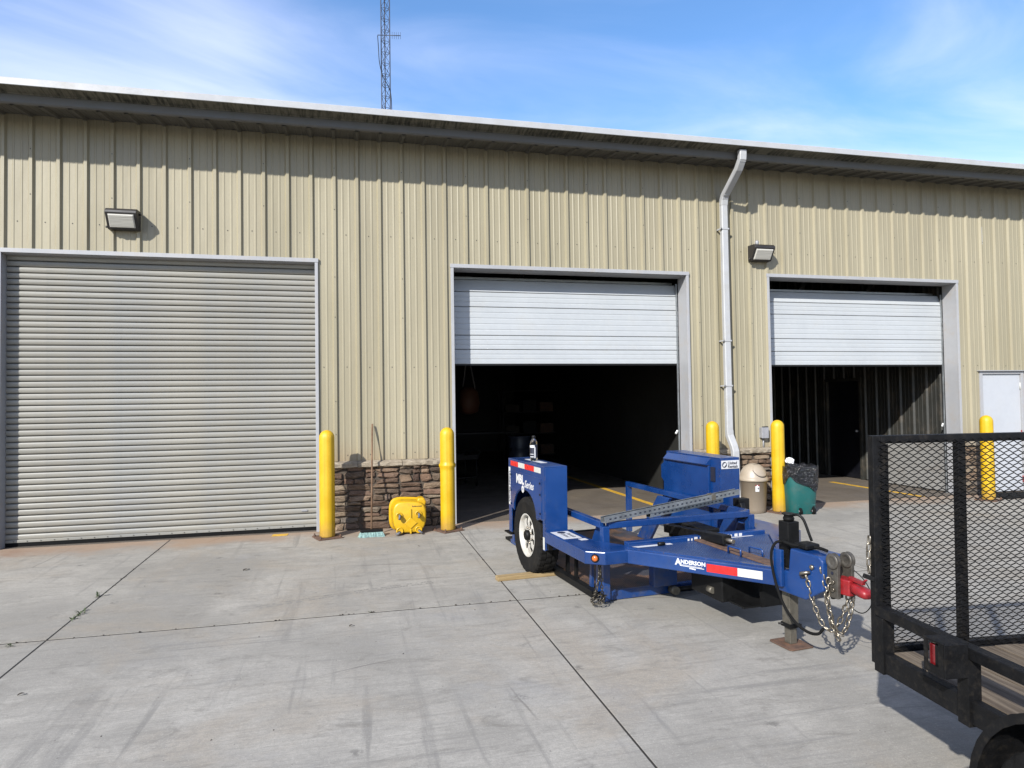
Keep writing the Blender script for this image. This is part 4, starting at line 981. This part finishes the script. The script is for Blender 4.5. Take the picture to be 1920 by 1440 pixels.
obj('guide_block', G().box(1.215, 1.30, -.34, -.10, .10, .42), M_BLUE, dk, .006)
obj('pivot_pin', G().cyl((1.25, -.13, .055), (1.33, -.13, .055), .038, 16), M_JACK, dk); obj('cross_tube', G().cyl((1.27, -.1, .05), (1.27, .5, .05), .022, 10), M_GREASE, dk)
for i in range(4): obj('ramp_bar', G().box(-1.30-.06*i-.05, -1.30-.06*i, -.76, .76, .01, .075-.012*i), M_GREASE, dk)
# hydraulic ram over the neck, pump box under it, bracket on the far corner
obj('lift_ram', G().bar((.80, .12, .50), (1.86, .02, .600), .085, .075), M_GREASE, BT, .006); obj('ram_rod', G().cyl((1.80, .025, .596), (1.95, .012, .605), .018, 10), M_CHAIN, BT)
obj('ram_box', G().box(.72, 1.30, .18, .36, .40, .57), M_GREASE, BT, .01)
pb = obj('pump_box', G().box(1.75, 2.16, -.26, .26, .20, .421), M_GREASE, BT, .01); obj('valve', G().cyl((2.0, -.27, .27), (2.06, -.27, .27), .026, 10), M_JACK, pb)
obj('splash_plate', G().prism([(2.30, .42), (2.36, .42), (2.36, .20), (2.33, .19)], -.04, .20, lambda u, z, v: (u, v, z)), M_GREASE, BT); obj('tray', G().bar((2.10, 0, .21), (2.34, 0, .205), .40, .012), M_GREASE, BT)
obj('corner_bracket', G().box(.74, .84, .93, 1.06, .5305, .735).bar((.84, .86, .60), (1.02, .84, .70), .05, .07), M_GREASE, BT, .008)
for v in (.80, .86): obj('bracket_bolt', G().cyl((.99, v, .66), (1.03, v, .655), .014, 8), M_CHAIN, BT)
obj('rear_post', G().box(-.50, -.44, .88, .94, .3, .86), M_GREASE, BT)
obj('step_plate', G().box(UR-.22, UR-.02, -HW+.02, -HW+.18, .30, .315), M_GREASE, BT)
# nose block, jack, coupler
nb = obj('nose_block', G().prism([(2.56, .400), (2.86, .400), (3.02, .50), (3.02, .695), (2.985, .722), (2.72, .722), (2.70, .56), (2.56, .545)], -.105, .105, lambda u, z, v: (u, v, z)), M_BLUE, BT, .012, 3)
obj('nose_cheek', G().box(2.585, 2.665, -.135, -.1055, .44, .70), M_BLUE, nb, .006); obj('nose_cheek', G().box(2.585, 2.665, .1055, .135, .44, .70), M_BLUE, nb, .006)
for (u, z) in ((2.93, .64), (2.85, .565)): obj('nose_bolt', G().lathe([(.018, 0), (.018, .012), (.010, .016)], 6, (u, -.106, z), (0, -1, 0)), M_CHAIN, nb)
jk = obj('jack_tube', G().box(2.545, 2.645, -.05, .05, .56, .885), M_GREASE, BT, .006)
obj('jack_cap', G().lathe([(.035, .885), (.04, .905), (.03, .925), (.045, .932), (.045, .940)], 16, (2.595, 0, 0)), M_GREASE, jk)
obj('jack_crank', G().tube(smooth([(2.62, .02, .93), (2.66, .03, .935), (2.69, .05, .90), (2.72, .07, .80), (2.73, .08, .76)]), .010, 8), M_GREASE, jk)
obj('jack_leg', G().box(2.555, 2.635, -.04, .04, .125, .66), M_JACK, jk, .006); obj('jack_inner_leg', G().box(2.565, 2.625, -.03, .03, .012, .20), M_JACK, jk, .004)
obj('jack_collar', G().box(2.548, 2.642, -.047, .047, .128, .158).cyl((2.55, -.07, .145), (2.64, .06, .145), .008, 6), M_GREASE, jk, .003)
g = G().prism([(2.50, -.105), (2.70, -.105), (2.715, -.09), (2.715, .09), (2.70, .105), (2.50, .105), (2.485, .09), (2.485, -.09)], .002, .012)
jf = obj('jack_foot', g, M_RUST, jk, .003)
for i in (-1, 1):
    cp_ = [(2.965, .47), (3.055, .47), (3.055, .70)]+[(3.01+.045*math.cos(a), .70+.045*math.sin(a)) for a in (.5, 1., 1.57, 2.1, 2.6)]+[(2.965, .70)]
    hk = obj('coupler_channel', G().prism(cp_, i*.058-.012, i*.058+.012, lambda u, z, v: (u+.055, v, z)), M_HOOK, BT, .003)
    obj('channel_eye', G().lathe([(.020, -.010), (.030, -.020), (.046, -.020), (.053, -.014), (.046, -.006), (.046, .006), (.053, .014), (.046, .020), (.030, .020), (.020, .010)], 24, (3.065, i*.058, .705), (0, 1, 0)), M_HOOK, hk)
    for z in (.52, .575, .63): obj('channel_hole', G().lathe([(.011, 0), (.011, .002)], 12, (3.065, i*.058+(-.0125 if i < 0 else .0125)*1, z), (0, -1 if i < 0 else 1, 0), True, False), M_INK, hk)
obj('coupler_web', G().box(3.022, 3.04, -.045, .045, .45, .70), M_HOOK, BT)
cpl = obj('ball_coupler', G().prism([(3.045, -.044), (3.13, -.044), (3.17, -.035), (3.17, .035), (3.13, .044), (3.045, .044)], .500, .602), M_RED, BT, .008)
g = G(); vs = []; n = 16
for u, w, h, zc in ((3.160, .032, .036, .556), (3.20, .034, .034, .552), (3.235, .044, .034, .546), (3.275, .044, .030, .540), (3.295, .032, .022, .538)):
    for i in range(n): x, z = sq(2*math.pi*i/n, w, h, .7); vs.append((u, x, zc+z))
g.add(vs, [(k*n+i, k*n+(i+1) % n, (k+1)*n+(i+1) % n, (k+1)*n+i) for k in range(4) for i in range(n)]+[tuple(range(n))[::-1], tuple(4*n+i for i in range(n))], True); obj('coupler_snout', g, M_RED, cpl)
obj('coupler_latch', G().bar((3.14, 0, .612), (3.25, 0, .60), .03, .022).bar((3.24, 0, .602), (3.27, 0, .63), .02, .012), M_RED, cpl, .004)
for z in (.525, .575): obj('coupler_bolt', G().lathe([(.015, 0), (.015, .012)], 6, (3.075, -.072, z), (0, -1, 0)), M_CHAIN, cpl)
LK = link_mesh('chain_link', .058, .038, .0062)
chain(BT, 'safety_chain', hang((2.885, -.118, .585), (3.10, .03, .49), .30), LK, .043, M_CHAIN)
chain(BT, 'safety_chain', hang((3.00, -.10, .66), (3.12, .05, .49), .34), LK, .043, M_CHAIN, .6)
chain(BT, 'safety_chain', [(3.05, -.085, .60), (3.04, -.09, .45), (3.05, -.07, .30), (3.06, -.02, .19)], LK, .043, M_CHAIN, 1.)
obj('shackle', G().tube([(2.87, -.11, .565), (2.85, -.135, .575), (2.87, -.15, .59), (2.90, -.13, .60), (2.91, -.11, .60)], .011, 8), M_CHAIN, BT)
obj('wiring_cable', G().tube(smooth([(2.63, -.06, .745), (2.60, -.12, .74), (2.585, -.15, .66), (2.60, -.145, .52), (2.68, -.15, .36), (2.78, -.14, .25), (2.88, -.12, .20), (2.96, -.10, .205), (3.00, -.09, .25)]), .010, 8), M_BLACK, BT)
obj('wiring_cable', G().tube(smooth([(2.60, -.05, .74), (2.66, -.10, .755), (2.74, -.08, .745), (2.80, -.02, .75), (2.88, .02, .742), (2.95, .0, .745)]), .011, 8), M_BLACK, BT)
obj('breakaway_box', G().box(2.72, 2.84, -.07, .05, .729, .765), M_GREASE, BT, .01)
obj('breakaway_cable', G().tube(smooth([(3.09, .06, .66), (3.16, .09, .60), (3.21, .10, .52), (3.215, .09, .44), (3.17, .07, .385), (3.11, .05, .40), (3.07, .04, .46)]), .0035, 6), M_GREASE, BT)
chain(BT, 'tie_chain', [(1.44, -.95, .42), (1.44, -.93, .30), (1.40, -.90, .17), (1.33, -.86, .06), (1.26, -.84, .03), (1.20, -.87, .035), (1.25, -.93, .04), (1.34, -.95, .035), (1.40, -.90, .06), (1.36, -.85, .10), (1.28, -.86, .09), (1.30, -.93, .08), (1.42, -.97, .16), (1.47, -.96, .30), (1.46, -.94, .42)], link_mesh('tie_link', .048, .032, .005), .036, mat('dark_chain_steel', (.13, .115, .09), .4, .85, var=.3, scale=30))
chain(BT, 'tie_chain', hang((.66, -.90, .40), (1.2, -.90, .40), .07), link_mesh('tie_link', .046, .030, .005), .036, M_CHAIN)
# ------------------------------------------------------------------ loose things on the trailer
BM = BT.matrix_world.copy()
def channel(name, p, q, w, h, label):
    p, q = Vector(p), Vector(q); L = (q-p).length; t = .004
    P = [(-w/2, 0), (w/2, 0), (w/2, h), (w/2-.012, h), (w/2-.012, h-t), (w/2-t, h-t), (w/2-t, t), (-w/2+t, t), (-w/2+t, h-t), (-w/2+.012, h-t), (-w/2+.012, h), (-w/2, h)]
    o = thing(name, label, 'steel channel')
    a = obj('web', G().prism(P, 0, L, lambda y, z, x: (x, y, z)), M_GALV, o)
    g = G()
    k = .05
    while k < L-.05: g.box(k, k+.022, -w/2-.0012, -w/2-.0002, h*.5-.006, h*.5+.006); k += .055
    obj('punched_slots', g, M_INK, a, kind='stuff')
    d = (q-p).normalized(); X = d; Z = Vector((0, 0, 1)); Y = Z.cross(X).normalized(); Z = X.cross(Y)
    o.matrix_world = BM @ Matrix(((X.x, Y.x, Z.x, p.x), (X.y, Y.y, Z.y, p.y), (X.z, Y.z, Z.z, p.z), (0, 0, 0, 1)))
    return o
c1 = channel('steel_channel', (1.235, -.80, .693), (.98, .80, .812), .062, .052, 'long galvanised steel channel lying slanted across the blue trailer guard rails')
c2 = channel('steel_channel', (1.155, -.30, .693), (.915, .66, .735), .055, .045, 'shorter galvanised steel channel tucked under the long one on the blue trailer')
obj('joint_clip', G().box(1.26, 1.31, -.036, .036, -.004, .058), M_CHAIN, c1, .003)
bp = BM.inverted() @ Vector((on_g(1001, 864, 1.135)[0], on_g(1001, 864, 1.135)[1], on_g(1001, 864, 1.135)[2]))
bo = thing('spray_bottle', 'clear plastic bottle with dark label standing on the blue wheel housing', 'bottle'); bo.matrix_world = BM @ Matrix.Translation((bp.x, bp.y, ZT+.0085))
obj('bottle_body', G().lathe([(.030, 0), (.037, .004), (.038, .012), (.038, .175), (.036, .190), (.026, .212), (.017, .222), (.016, .232)], 28), M_GLASS, bo)
obj('label', G().lathe([(.0386, .03), (.0386, .165)], 28, cap=False), M_INK, bo)
g = G()
for a0, a1, z0, z1 in ((-.9, .9, .135, .160), (-1.1, -.8, .03, .14), (.8, 1.1, .03, .14), (-.6, .6, .066, .072), (-.6, .6, .038, .046)):
    k = 8; ph = math.atan2(-1, -.3)-TA*0
    vs = [(.0389*math.cos(1.0+a0+(a1-a0)*i/k-0), -.0389*math.sin(1.0+a0+(a1-a0)*i/k), z) for z in (z0, z1) for i in range(k+1)]
    g.add(vs, [(i+1, i, k+1+i, k+2+i) for i in range(k)])
obj('label_print', g, M_DECAL, bo)
obj('cap', G().lathe([(.018, .228), (.019, .230), (.019, .252), (.016, .256)], 18), M_GREASE, bo)

# ------------------------------------------------------------------ black utility trailer with mesh gate
UT = thing('utility_trailer', 'black steel utility trailer with timber deck and raised mesh gate', 'trailer')
ground_frame(UT, 6.503, -6.711, -.093, -.9957)
TW, TL, ZD, ZR = 1.93, 3.4, .530, .752
ur = obj('side_rail', G().box(-.02, TL, -.005, .05, ZR-.050, ZR), M_STEELBLK, UT, .004); obj('side_rail', G().box(-.02, TL, TW-.05, TW+.005, ZR-.05, ZR), M_STEELBLK, UT, .004)
obj('front_rail', G().box(TL-.05, TL, .051, TW-.051, ZR-.05, ZR), M_STEELBLK, UT, .004)
for v in (0., TW-.045): obj('frame_beam', G().box(0.03, TL, v, v+.045, .437, .535), M_STEELBLK, UT, .004)
obj('rear_beam', G().box(0, .045, .046, TW-.046, .437, .525), M_STEELBLK, UT, .004)
for u in (.8, 1.6, 2.4, 3.3): obj('cross_beam', G().box(u, u+.04, .046, TW-.046, .44, .50), M_STEELBLK, UT)
for u in (.497, 1.75, TL-.06):
    for v in (-.012, TW-.05): obj('stake_post', G().box(u, u+.06, v, v+.062, .425, ZR-.0505), M_STEELBLK, UT, .003)
for v in (-.008, TW-.056): obj('corner_post', G().box(-.03, .035, v, v+.064, .43, ZR-.0505), M_STEELBLK, UT, .003)
nbd = 13; bw = (TW-.10)/nbd; rr = random.Random(2)
for i in range(nbd):
    o = obj('deck_board', G().box(.02, TL-.06, 0, bw-.006, 0, .036), M_DECK, UT, .003); o.location = (rr.uniform(-.008, .008), .05+i*bw+.003, ZD-.036+rr.uniform(-.003, .003))
# gate
ga = obj('gate', G().box(-.062, -.022, .0, .045, .46, 1.592), M_STEELBLK, UT, .003)
obj('gate_bar', G().box(-.062, -.022, TW-.045, TW, .46, 1.592), M_STEELBLK, ga, .003)
obj('gate_bar', G().box(-.0625, -.0215, .0455, TW-.0455, 1.552, 1.5925), M_STEELBLK, ga, .003); obj('gate_bar', G().box(-.0625, -.0215, .0455, TW-.0455, .50, .545), M_STEELBLK, ga, .003)
for v in (.475, .95, 1.41): obj('gate_upright', G().box(-.060, -.024, v, v+.045, .546, 1.5515), M_STEELBLK, ga, .003)
# the flange of the angle-iron edge, seen edge-on beside the mesh
obj('gate_flange', G().box(-.028, -.0235, .0455, .085, .55, 1.55), M_STEELBLK, ga)
g = G(); dv, dz = .0525, .0330; v0, v1, z0, z1 = .03, TW-.03, .515, 1.575
rows = int((z1-z0)/(dz/2)); cols = int((v1-v0)/(dv/2))
P = np.zeros((rows+1, cols+1, 3))
for r_ in range(rows+1):
    for c_ in range(cols+1):
        v = v0+c_*dv/2; z = z0+r_*dz/2
        off = .012*mnoise.noise(Vector((v*2.2, z*2.2, 5)))+.014*math.exp(-((v-.12)**2+(z-.95)**2)/.03)
        P[r_, c_] = (-.018+off*.6, v+off*.4, z)
for r_ in range(rows):
    # strand r_ zigzags between node rows r_ and r_+1
    path = []
    for c_ in range(cols+1):
        hi = (c_+r_) % 2; q = P[r_+hi, c_].copy(); q[2] += (-.0016 if hi else .0016); q[0] += (.0035 if hi else -.0035); path.append(q)
    for a, b in zip(path, path[1:]): g.bar(tuple(a), tuple(b), .0042, .0036, (1, 0, 0))
obj('expanded_mesh', g, M_STEELBLK, ga)
chain(UT, 'gate_chain', [(-.045, -.012, 1.09), (-.045, -.018, 1.0), (-.045, -.016, .90)], link_mesh('gate_link', .05, .026, .0045), .037, M_CHAIN)
obj('gate_latch', G().bar((-.05, -.045, .895), (-.03, .02, .870), .018, .022), M_STEELBLK, UT, .003)
# lamp guard on the side post: a small open-sided box with the tail lamp inside
U0, U1, GZ0, GZ1 = .445, .562, .632, .772
lg = obj('lamp_guard', G().box(U1-.006, U1, -.122, -.013, GZ0, GZ1), M_STEELBLK, UT, .002)
obj('guard_top', G().box(U0, U1-.0065, -.122, -.006, GZ1-.007, GZ1), M_STEELBLK, lg); obj('guard_floor', G().box(U0, U1-.0065, -.122, -.006, GZ0, GZ0+.007), M_STEELBLK, lg)
g = G().box(U0, U0+.018, -.122, -.116, GZ0+.0075, GZ1-.0075).box(U1-.036, U1-.007, -.1222, -.1162, GZ0+.0075, GZ1-.0075).box(U0+.0185, U1-.0365, -.1221, -.1161, GZ0+.0075, GZ0+.036); obj('guard_frame', g, M_STEELBLK, lg)
tl_ = obj('tail_lamp', G().box(U0+.045, U1-.012, -.110, -.02, GZ0+.018, GZ1-.018), M_GREASE, UT, .008, 3); obj('lens', G().box(U0+.012, U0+.0445, -.108, -.022, GZ0+.022, GZ1-.022), M_REDLENS, tl_, .008, 3)
# wheel, fender, axle
wheel(UT, 1.215, -.145, .328, .328, .20, .185, -1, M_RIM, 0); wheel(UT, 1.215, TW+.145, .328, .328, .20, .185, 1, M_RIM, 0)
obj('axle', G().cyl((1.215, -.05, .328), (1.215, TW+.05, .328), .03, 10), M_STEELBLK, UT)
for v0_, v1_ in ((-.262, -.008), (TW+.008, TW+.262)):
    g = G(); vs = []; n = 18
    for i in range(n+1):
        t = math.pi*(1.03-1.06*i/n)
        for rad in (.392, .398):
            for v in (v0_, v1_): vs.append((1.225+rad*math.cos(t), v, .375+rad*math.sin(t)))
    fs = []
    for i in range(n):
        a = i*4; b = a+4; fs += [(a, b, b+1, a+1), (a+2, a+3, b+3, b+2), (a, a+2, b+2, b), (a+1, b+1, b+3, a+3)]
    g.add(vs, fs+[(0, 1, 3, 2), (n*4, n*4+2, n*4+3, n*4+1)]); fd = obj('fender', g, M_STEELBLK, UT)
    ve = v0_ if v0_ < 0 else v1_-.004
    g = G(); vs = []
    for i in range(n+1):
        t = math.pi*(1.03-1.06*i/n)
        for rad in (.366, .3985):
            for k in (0, .004): vs.append((1.225+rad*math.cos(t), ve-.0005*(1 if v0_ < 0 else -1)+k, .375+rad*math.sin(t)))
    g.add(vs, fs+[(0, 1, 3, 2), (n*4, n*4+2, n*4+3, n*4+1)]); obj('fender_lip', g, M_STEELBLK, fd)
obj('fender_brace', G().box(.80, .84, -.03, -.0125, .33, .436), M_STEELBLK, UT)
obj('drawbar', G().bar((TL, TW/2-.4, .48), (TL+1.1, TW/2, .48), .06, .08).bar((TL, TW/2+.4, .48), (TL+1.1, TW/2, .48), .06, .08), M_STEELBLK, UT); obj('tongue_stand', G().box(TL+.9, TL+.96, TW/2-.03, TW/2+.03, .002, .44), M_STEELBLK, UT)

# ------------------------------------------------------------------ weeds in the joints, litter
WL = [((186, 1118), .085, 7, 'upright weed with broad leaf tips in the slab joint'), ((150, 1151), .06, 16, 'low spreading weed along the slab joint'), ((138, 1160), .05, 14, 'small ragged weed at the lower end of the spreading weed'), ((20, 1211), .05, 5, 'tiny weed in the cross joint near red clay stains'), ((695, 1148), .03, 8, 'small grassy tuft in the cross joint')]
for (px, py), h, nl, lb in WL:
    p = on_g(px, py); wd = thing('weed', lb, 'weed', (float(p[0]), float(p[1]), gz(p[1])-.006), (0, 0, 0), 'weeds in the pavement joints'); rr = random.Random(px); g = G()
    for i in range(nl):
        a = rr.uniform(0, 6.28); ox, oy = rr.gauss(0, .008), rr.gauss(0, .05 if nl > 10 else .006); ln_ = h*rr.uniform(.6, 1.2); el = rr.uniform(.25, 1.2); w_ = ln_*.13
        d = Vector((math.cos(a)*math.cos(el), math.sin(a)*math.cos(el), math.sin(el))); s2 = Vector((-math.sin(a), math.cos(a), 0)); b0 = Vector((ox, oy, 0))
        g.add([b0-s2*w_*.3, b0+d*ln_*.55-s2*w_, b0+d*ln_+Vector((0, 0, -.2*ln_)), b0+d*ln_*.55+s2*w_, b0+s2*w_*.3], [(0, 1, 2, 3, 4)])
    obj('leaves', g, M_LEAF, wd); obj('stem', G().cyl((0, 0, 0), (.004, .003, h*.5), .002, 5), M_LEAF, wd)
rr = random.Random(11); g = G()
for i in range(150):                                        # joint moss crumbs and yard grit, nobody could count them
    if i < 55: x, y = rr.uniform(-1, 6), -3.70+rr.gauss(0, .006)
    elif i < 75: x, y = 1.735+rr.gauss(0, .006), rr.uniform(-4.2, -.5)
    else: x, y = rr.uniform(-1, 9), rr.uniform(-7.5, -.3)
    s_ = rr.uniform(.004, .010)*(1 if i < 75 else .55); g.lathe([(s_*.6, 0), (s_, s_*.4), (s_*.3, s_*.9)], 5, (x, y, gz(y)), (rr.gauss(0, .3), rr.gauss(0, .3), 1), True, False, lambda t, k, i: 1+.3*math.sin(i*2.1+k))
o = obj('yard_litter', g, M_TWIG); o['kind'] = 'stuff'; o['label'] = 'scattered grit and moss crumbs on the concrete'
for (px, py), L2_, an_, lb in (((42, 1304), .05, .3, 'curled dark leaf on the open concrete'), ((462, 1069), .09, .9, 'thin twig on the concrete before the roll-up door'), ((660, 1175), .045, .2, 'small dry leaf below the cross joint'), ((905, 1050), .05, 1.2, 'bent twig beside the long slab joint'), ((785, 1025), .04, 2, 'dry leaf scrap before the dented bollard')):
    p = on_g(px, py); g = G(); vs = []
    for i in range(6):
        t = i/5; w_ = L2_*.16*math.sin(math.pi*min(max(t, .04), .96)); vs += [(L2_*(t-.5), -w_, .003+.012*math.sin(t*3)), (L2_*(t-.5), w_, .006+.012*math.sin(t*3+.6))]
    g.add(vs, [(2*i, 2*i+2, 2*i+3, 2*i+1) for i in range(5)]); lf = obj('fallen_leaf', g, M_TWIG); lf.location = (p[0], p[1], gz(p[1])); lf.rotation_euler = (0, 0, an_); tag(lf, lb, 'leaf')

# ------------------------------------------------------------------ dim things inside the middle bay
wbn = thing('workbench', 'dim steel workbench at the back of the dark middle bay', 'workbench', (7.2, 8.6, 0))
obj('bench_top', G().box(-1.2, 1.2, -.35, .35, .86, .91), M_DARKWALL, wbn)
for x in (-1.1, 1.1):
    for y in (-.28, .28): obj('leg', G().box(x-.03, x+.03, y-.03, y+.03, 0, .86), M_GREASE, wbn)
for (x, y, w, h, lb) in ((5.6, 6.6, .42, .55, 'dim cardboard box in the dark bay, the taller one'), (6.15, 6.2, .36, .34, 'dim cardboard box in the dark bay, the lower one')):
    bxo = thing('carton', lb, 'box', (x, y, 0), (0, 0, .2)); obj('carton_sides', G().box(-w/2, w/2, -w/2, w/2, 0, h), M_LUMBER, bxo, .004); obj('carton_flap', G().bar((-w/2, -w/2, h), (-w/2-.12, -w/2, h+.08), w*.9, .006), M_LUMBER, bxo)
hs_ = thing('hanging_harness', 'brown leather bag and grey straps hanging in the dark bay', 'bag', (6.55, 5.2, 0))
obj('strap', G().tube([(-.12, 0, 2.0), (-.02, 0, 2.75), (.02, 0, 2.75), (.16, 0, 2.0)], .014, 6), M_BOX, hs_)
obj('pouch', G().lathe([(.05, 1.45), (.2, 1.5), (.24, 1.7), (.2, 1.95), (.1, 2.05)], 16, rfun=lambda t, k, i: 1+.1*math.sin(3*t+k)), mat('brown_leather', (.10, .035, .015), .6), hs_); obj('hook_line', G().cyl((0, 0, 2.74), (0, 0, 5.4), .006, 5), M_GREASE, hs_)

dr = thing('steel_drum', 'dim dark steel drum standing inside the middle bay', 'drum', (8.05, 6.6, 0))
obj('drum_shell', G().lathe([(.27, 0), (.29, .01), (.285, .03), (.285, .28), (.295, .30), (.285, .32), (.285, .58), (.295, .60), (.285, .62), (.285, .86), (.29, .88), (.26, .88)], 28), mat('drum_paint', (.05, .06, .09), .4), dr)
obj('drum_lid', G().lathe([(.262, .862), (.262, .868)], 28), M_GALV, dr)
sh = thing('shelving_rack', 'dim steel shelving rack with bins against the rear of the bay', 'shelf', (9.0, 9.2, 0))
for z in (.2, .8, 1.4, 2.0): obj('shelf', G().box(-.8, .8, -.25, .25, z, z+.03), M_GREASE, sh)
for x in (-.8, .8):
    for y in (-.25, .25): obj('upright', G().box(x-.02, x+.02, y-.02, y+.02, 0, 2.3), M_GREASE, sh)
for i in range(9): obj('parts_bin', G().box(-.72+.5*(i % 3), -.34+.5*(i % 3), -.22, .2, .231+.6*(i//3), .231+.6*(i//3)+.2+.06*((i*5) % 3)), [M_TWIG, M_GREASE, M_RUST][i % 3], sh)
ct = thing('tool_cart', 'dim low cart with a steel tray near the dark bay opening', 'cart', (6.05, 4.3, 0), (0, 0, .3))
obj('tray', G().box(-.45, .45, -.28, .28, .55, .57).box(-.45, .45, -.28, -.265, .57, .64).box(-.45, .45, .265, .28, .57, .64), M_GREASE, ct); obj('lower_tray', G().box(-.45, .45, -.28, .28, .18, .20), M_GREASE, ct)
for x in (-.42, .42):
    for y in (-.25, .25):
        obj('leg', G().cyl((x, y, .08), (x, y, .66), .014, 8), M_GREASE, ct); obj('castor', G().lathe([(.02, -.015), (.04, -.012), (.04, .012), (.02, .015)], 14, (x, y, .04), (1, 0, 0)), M_BLACK, ct)
obj('handle', G().tube([(.45, -.22, .6), (.58, -.22, .72), (.58, .22, .72), (.45, .22, .6)], .013, 8), M_GREASE, ct)

# faint print left by a wet tyre, far too many lugs to count
g = G(); a, b = on_g(482, 1141), on_g(812, 1094); rr = random.Random(21)
for i in range(58):
    t = i/57; p = a+(b-a)*t; q = (b-a)/np.linalg.norm(b-a); nrm_ = np.array([-q[1], q[0], 0])
    for o_, l_ in ((.0, .030), (.055, .022)):
        if rr.random() < .25: continue
        c_ = p+nrm_*(o_+.05*math.sin(t*2.6)); w_ = .011
        vs = [c_+q*w_+nrm_*l_/2+q*.006, c_-q*w_+nrm_*l_/2+q*.006, c_-q*w_-nrm_*l_/2, c_+q*w_-nrm_*l_/2]
        g.add([(v[0], v[1], gz(v[1])+.0012) for v in vs], [(0, 1, 2, 3)])
o = obj('tyre_print', g, mat('tyre_print_stain', (.235, .222, .195), .9, var=.2, scale=9)); o['kind'] = 'stuff'; o['label'] = 'faint row of tyre tread marks on the concrete'
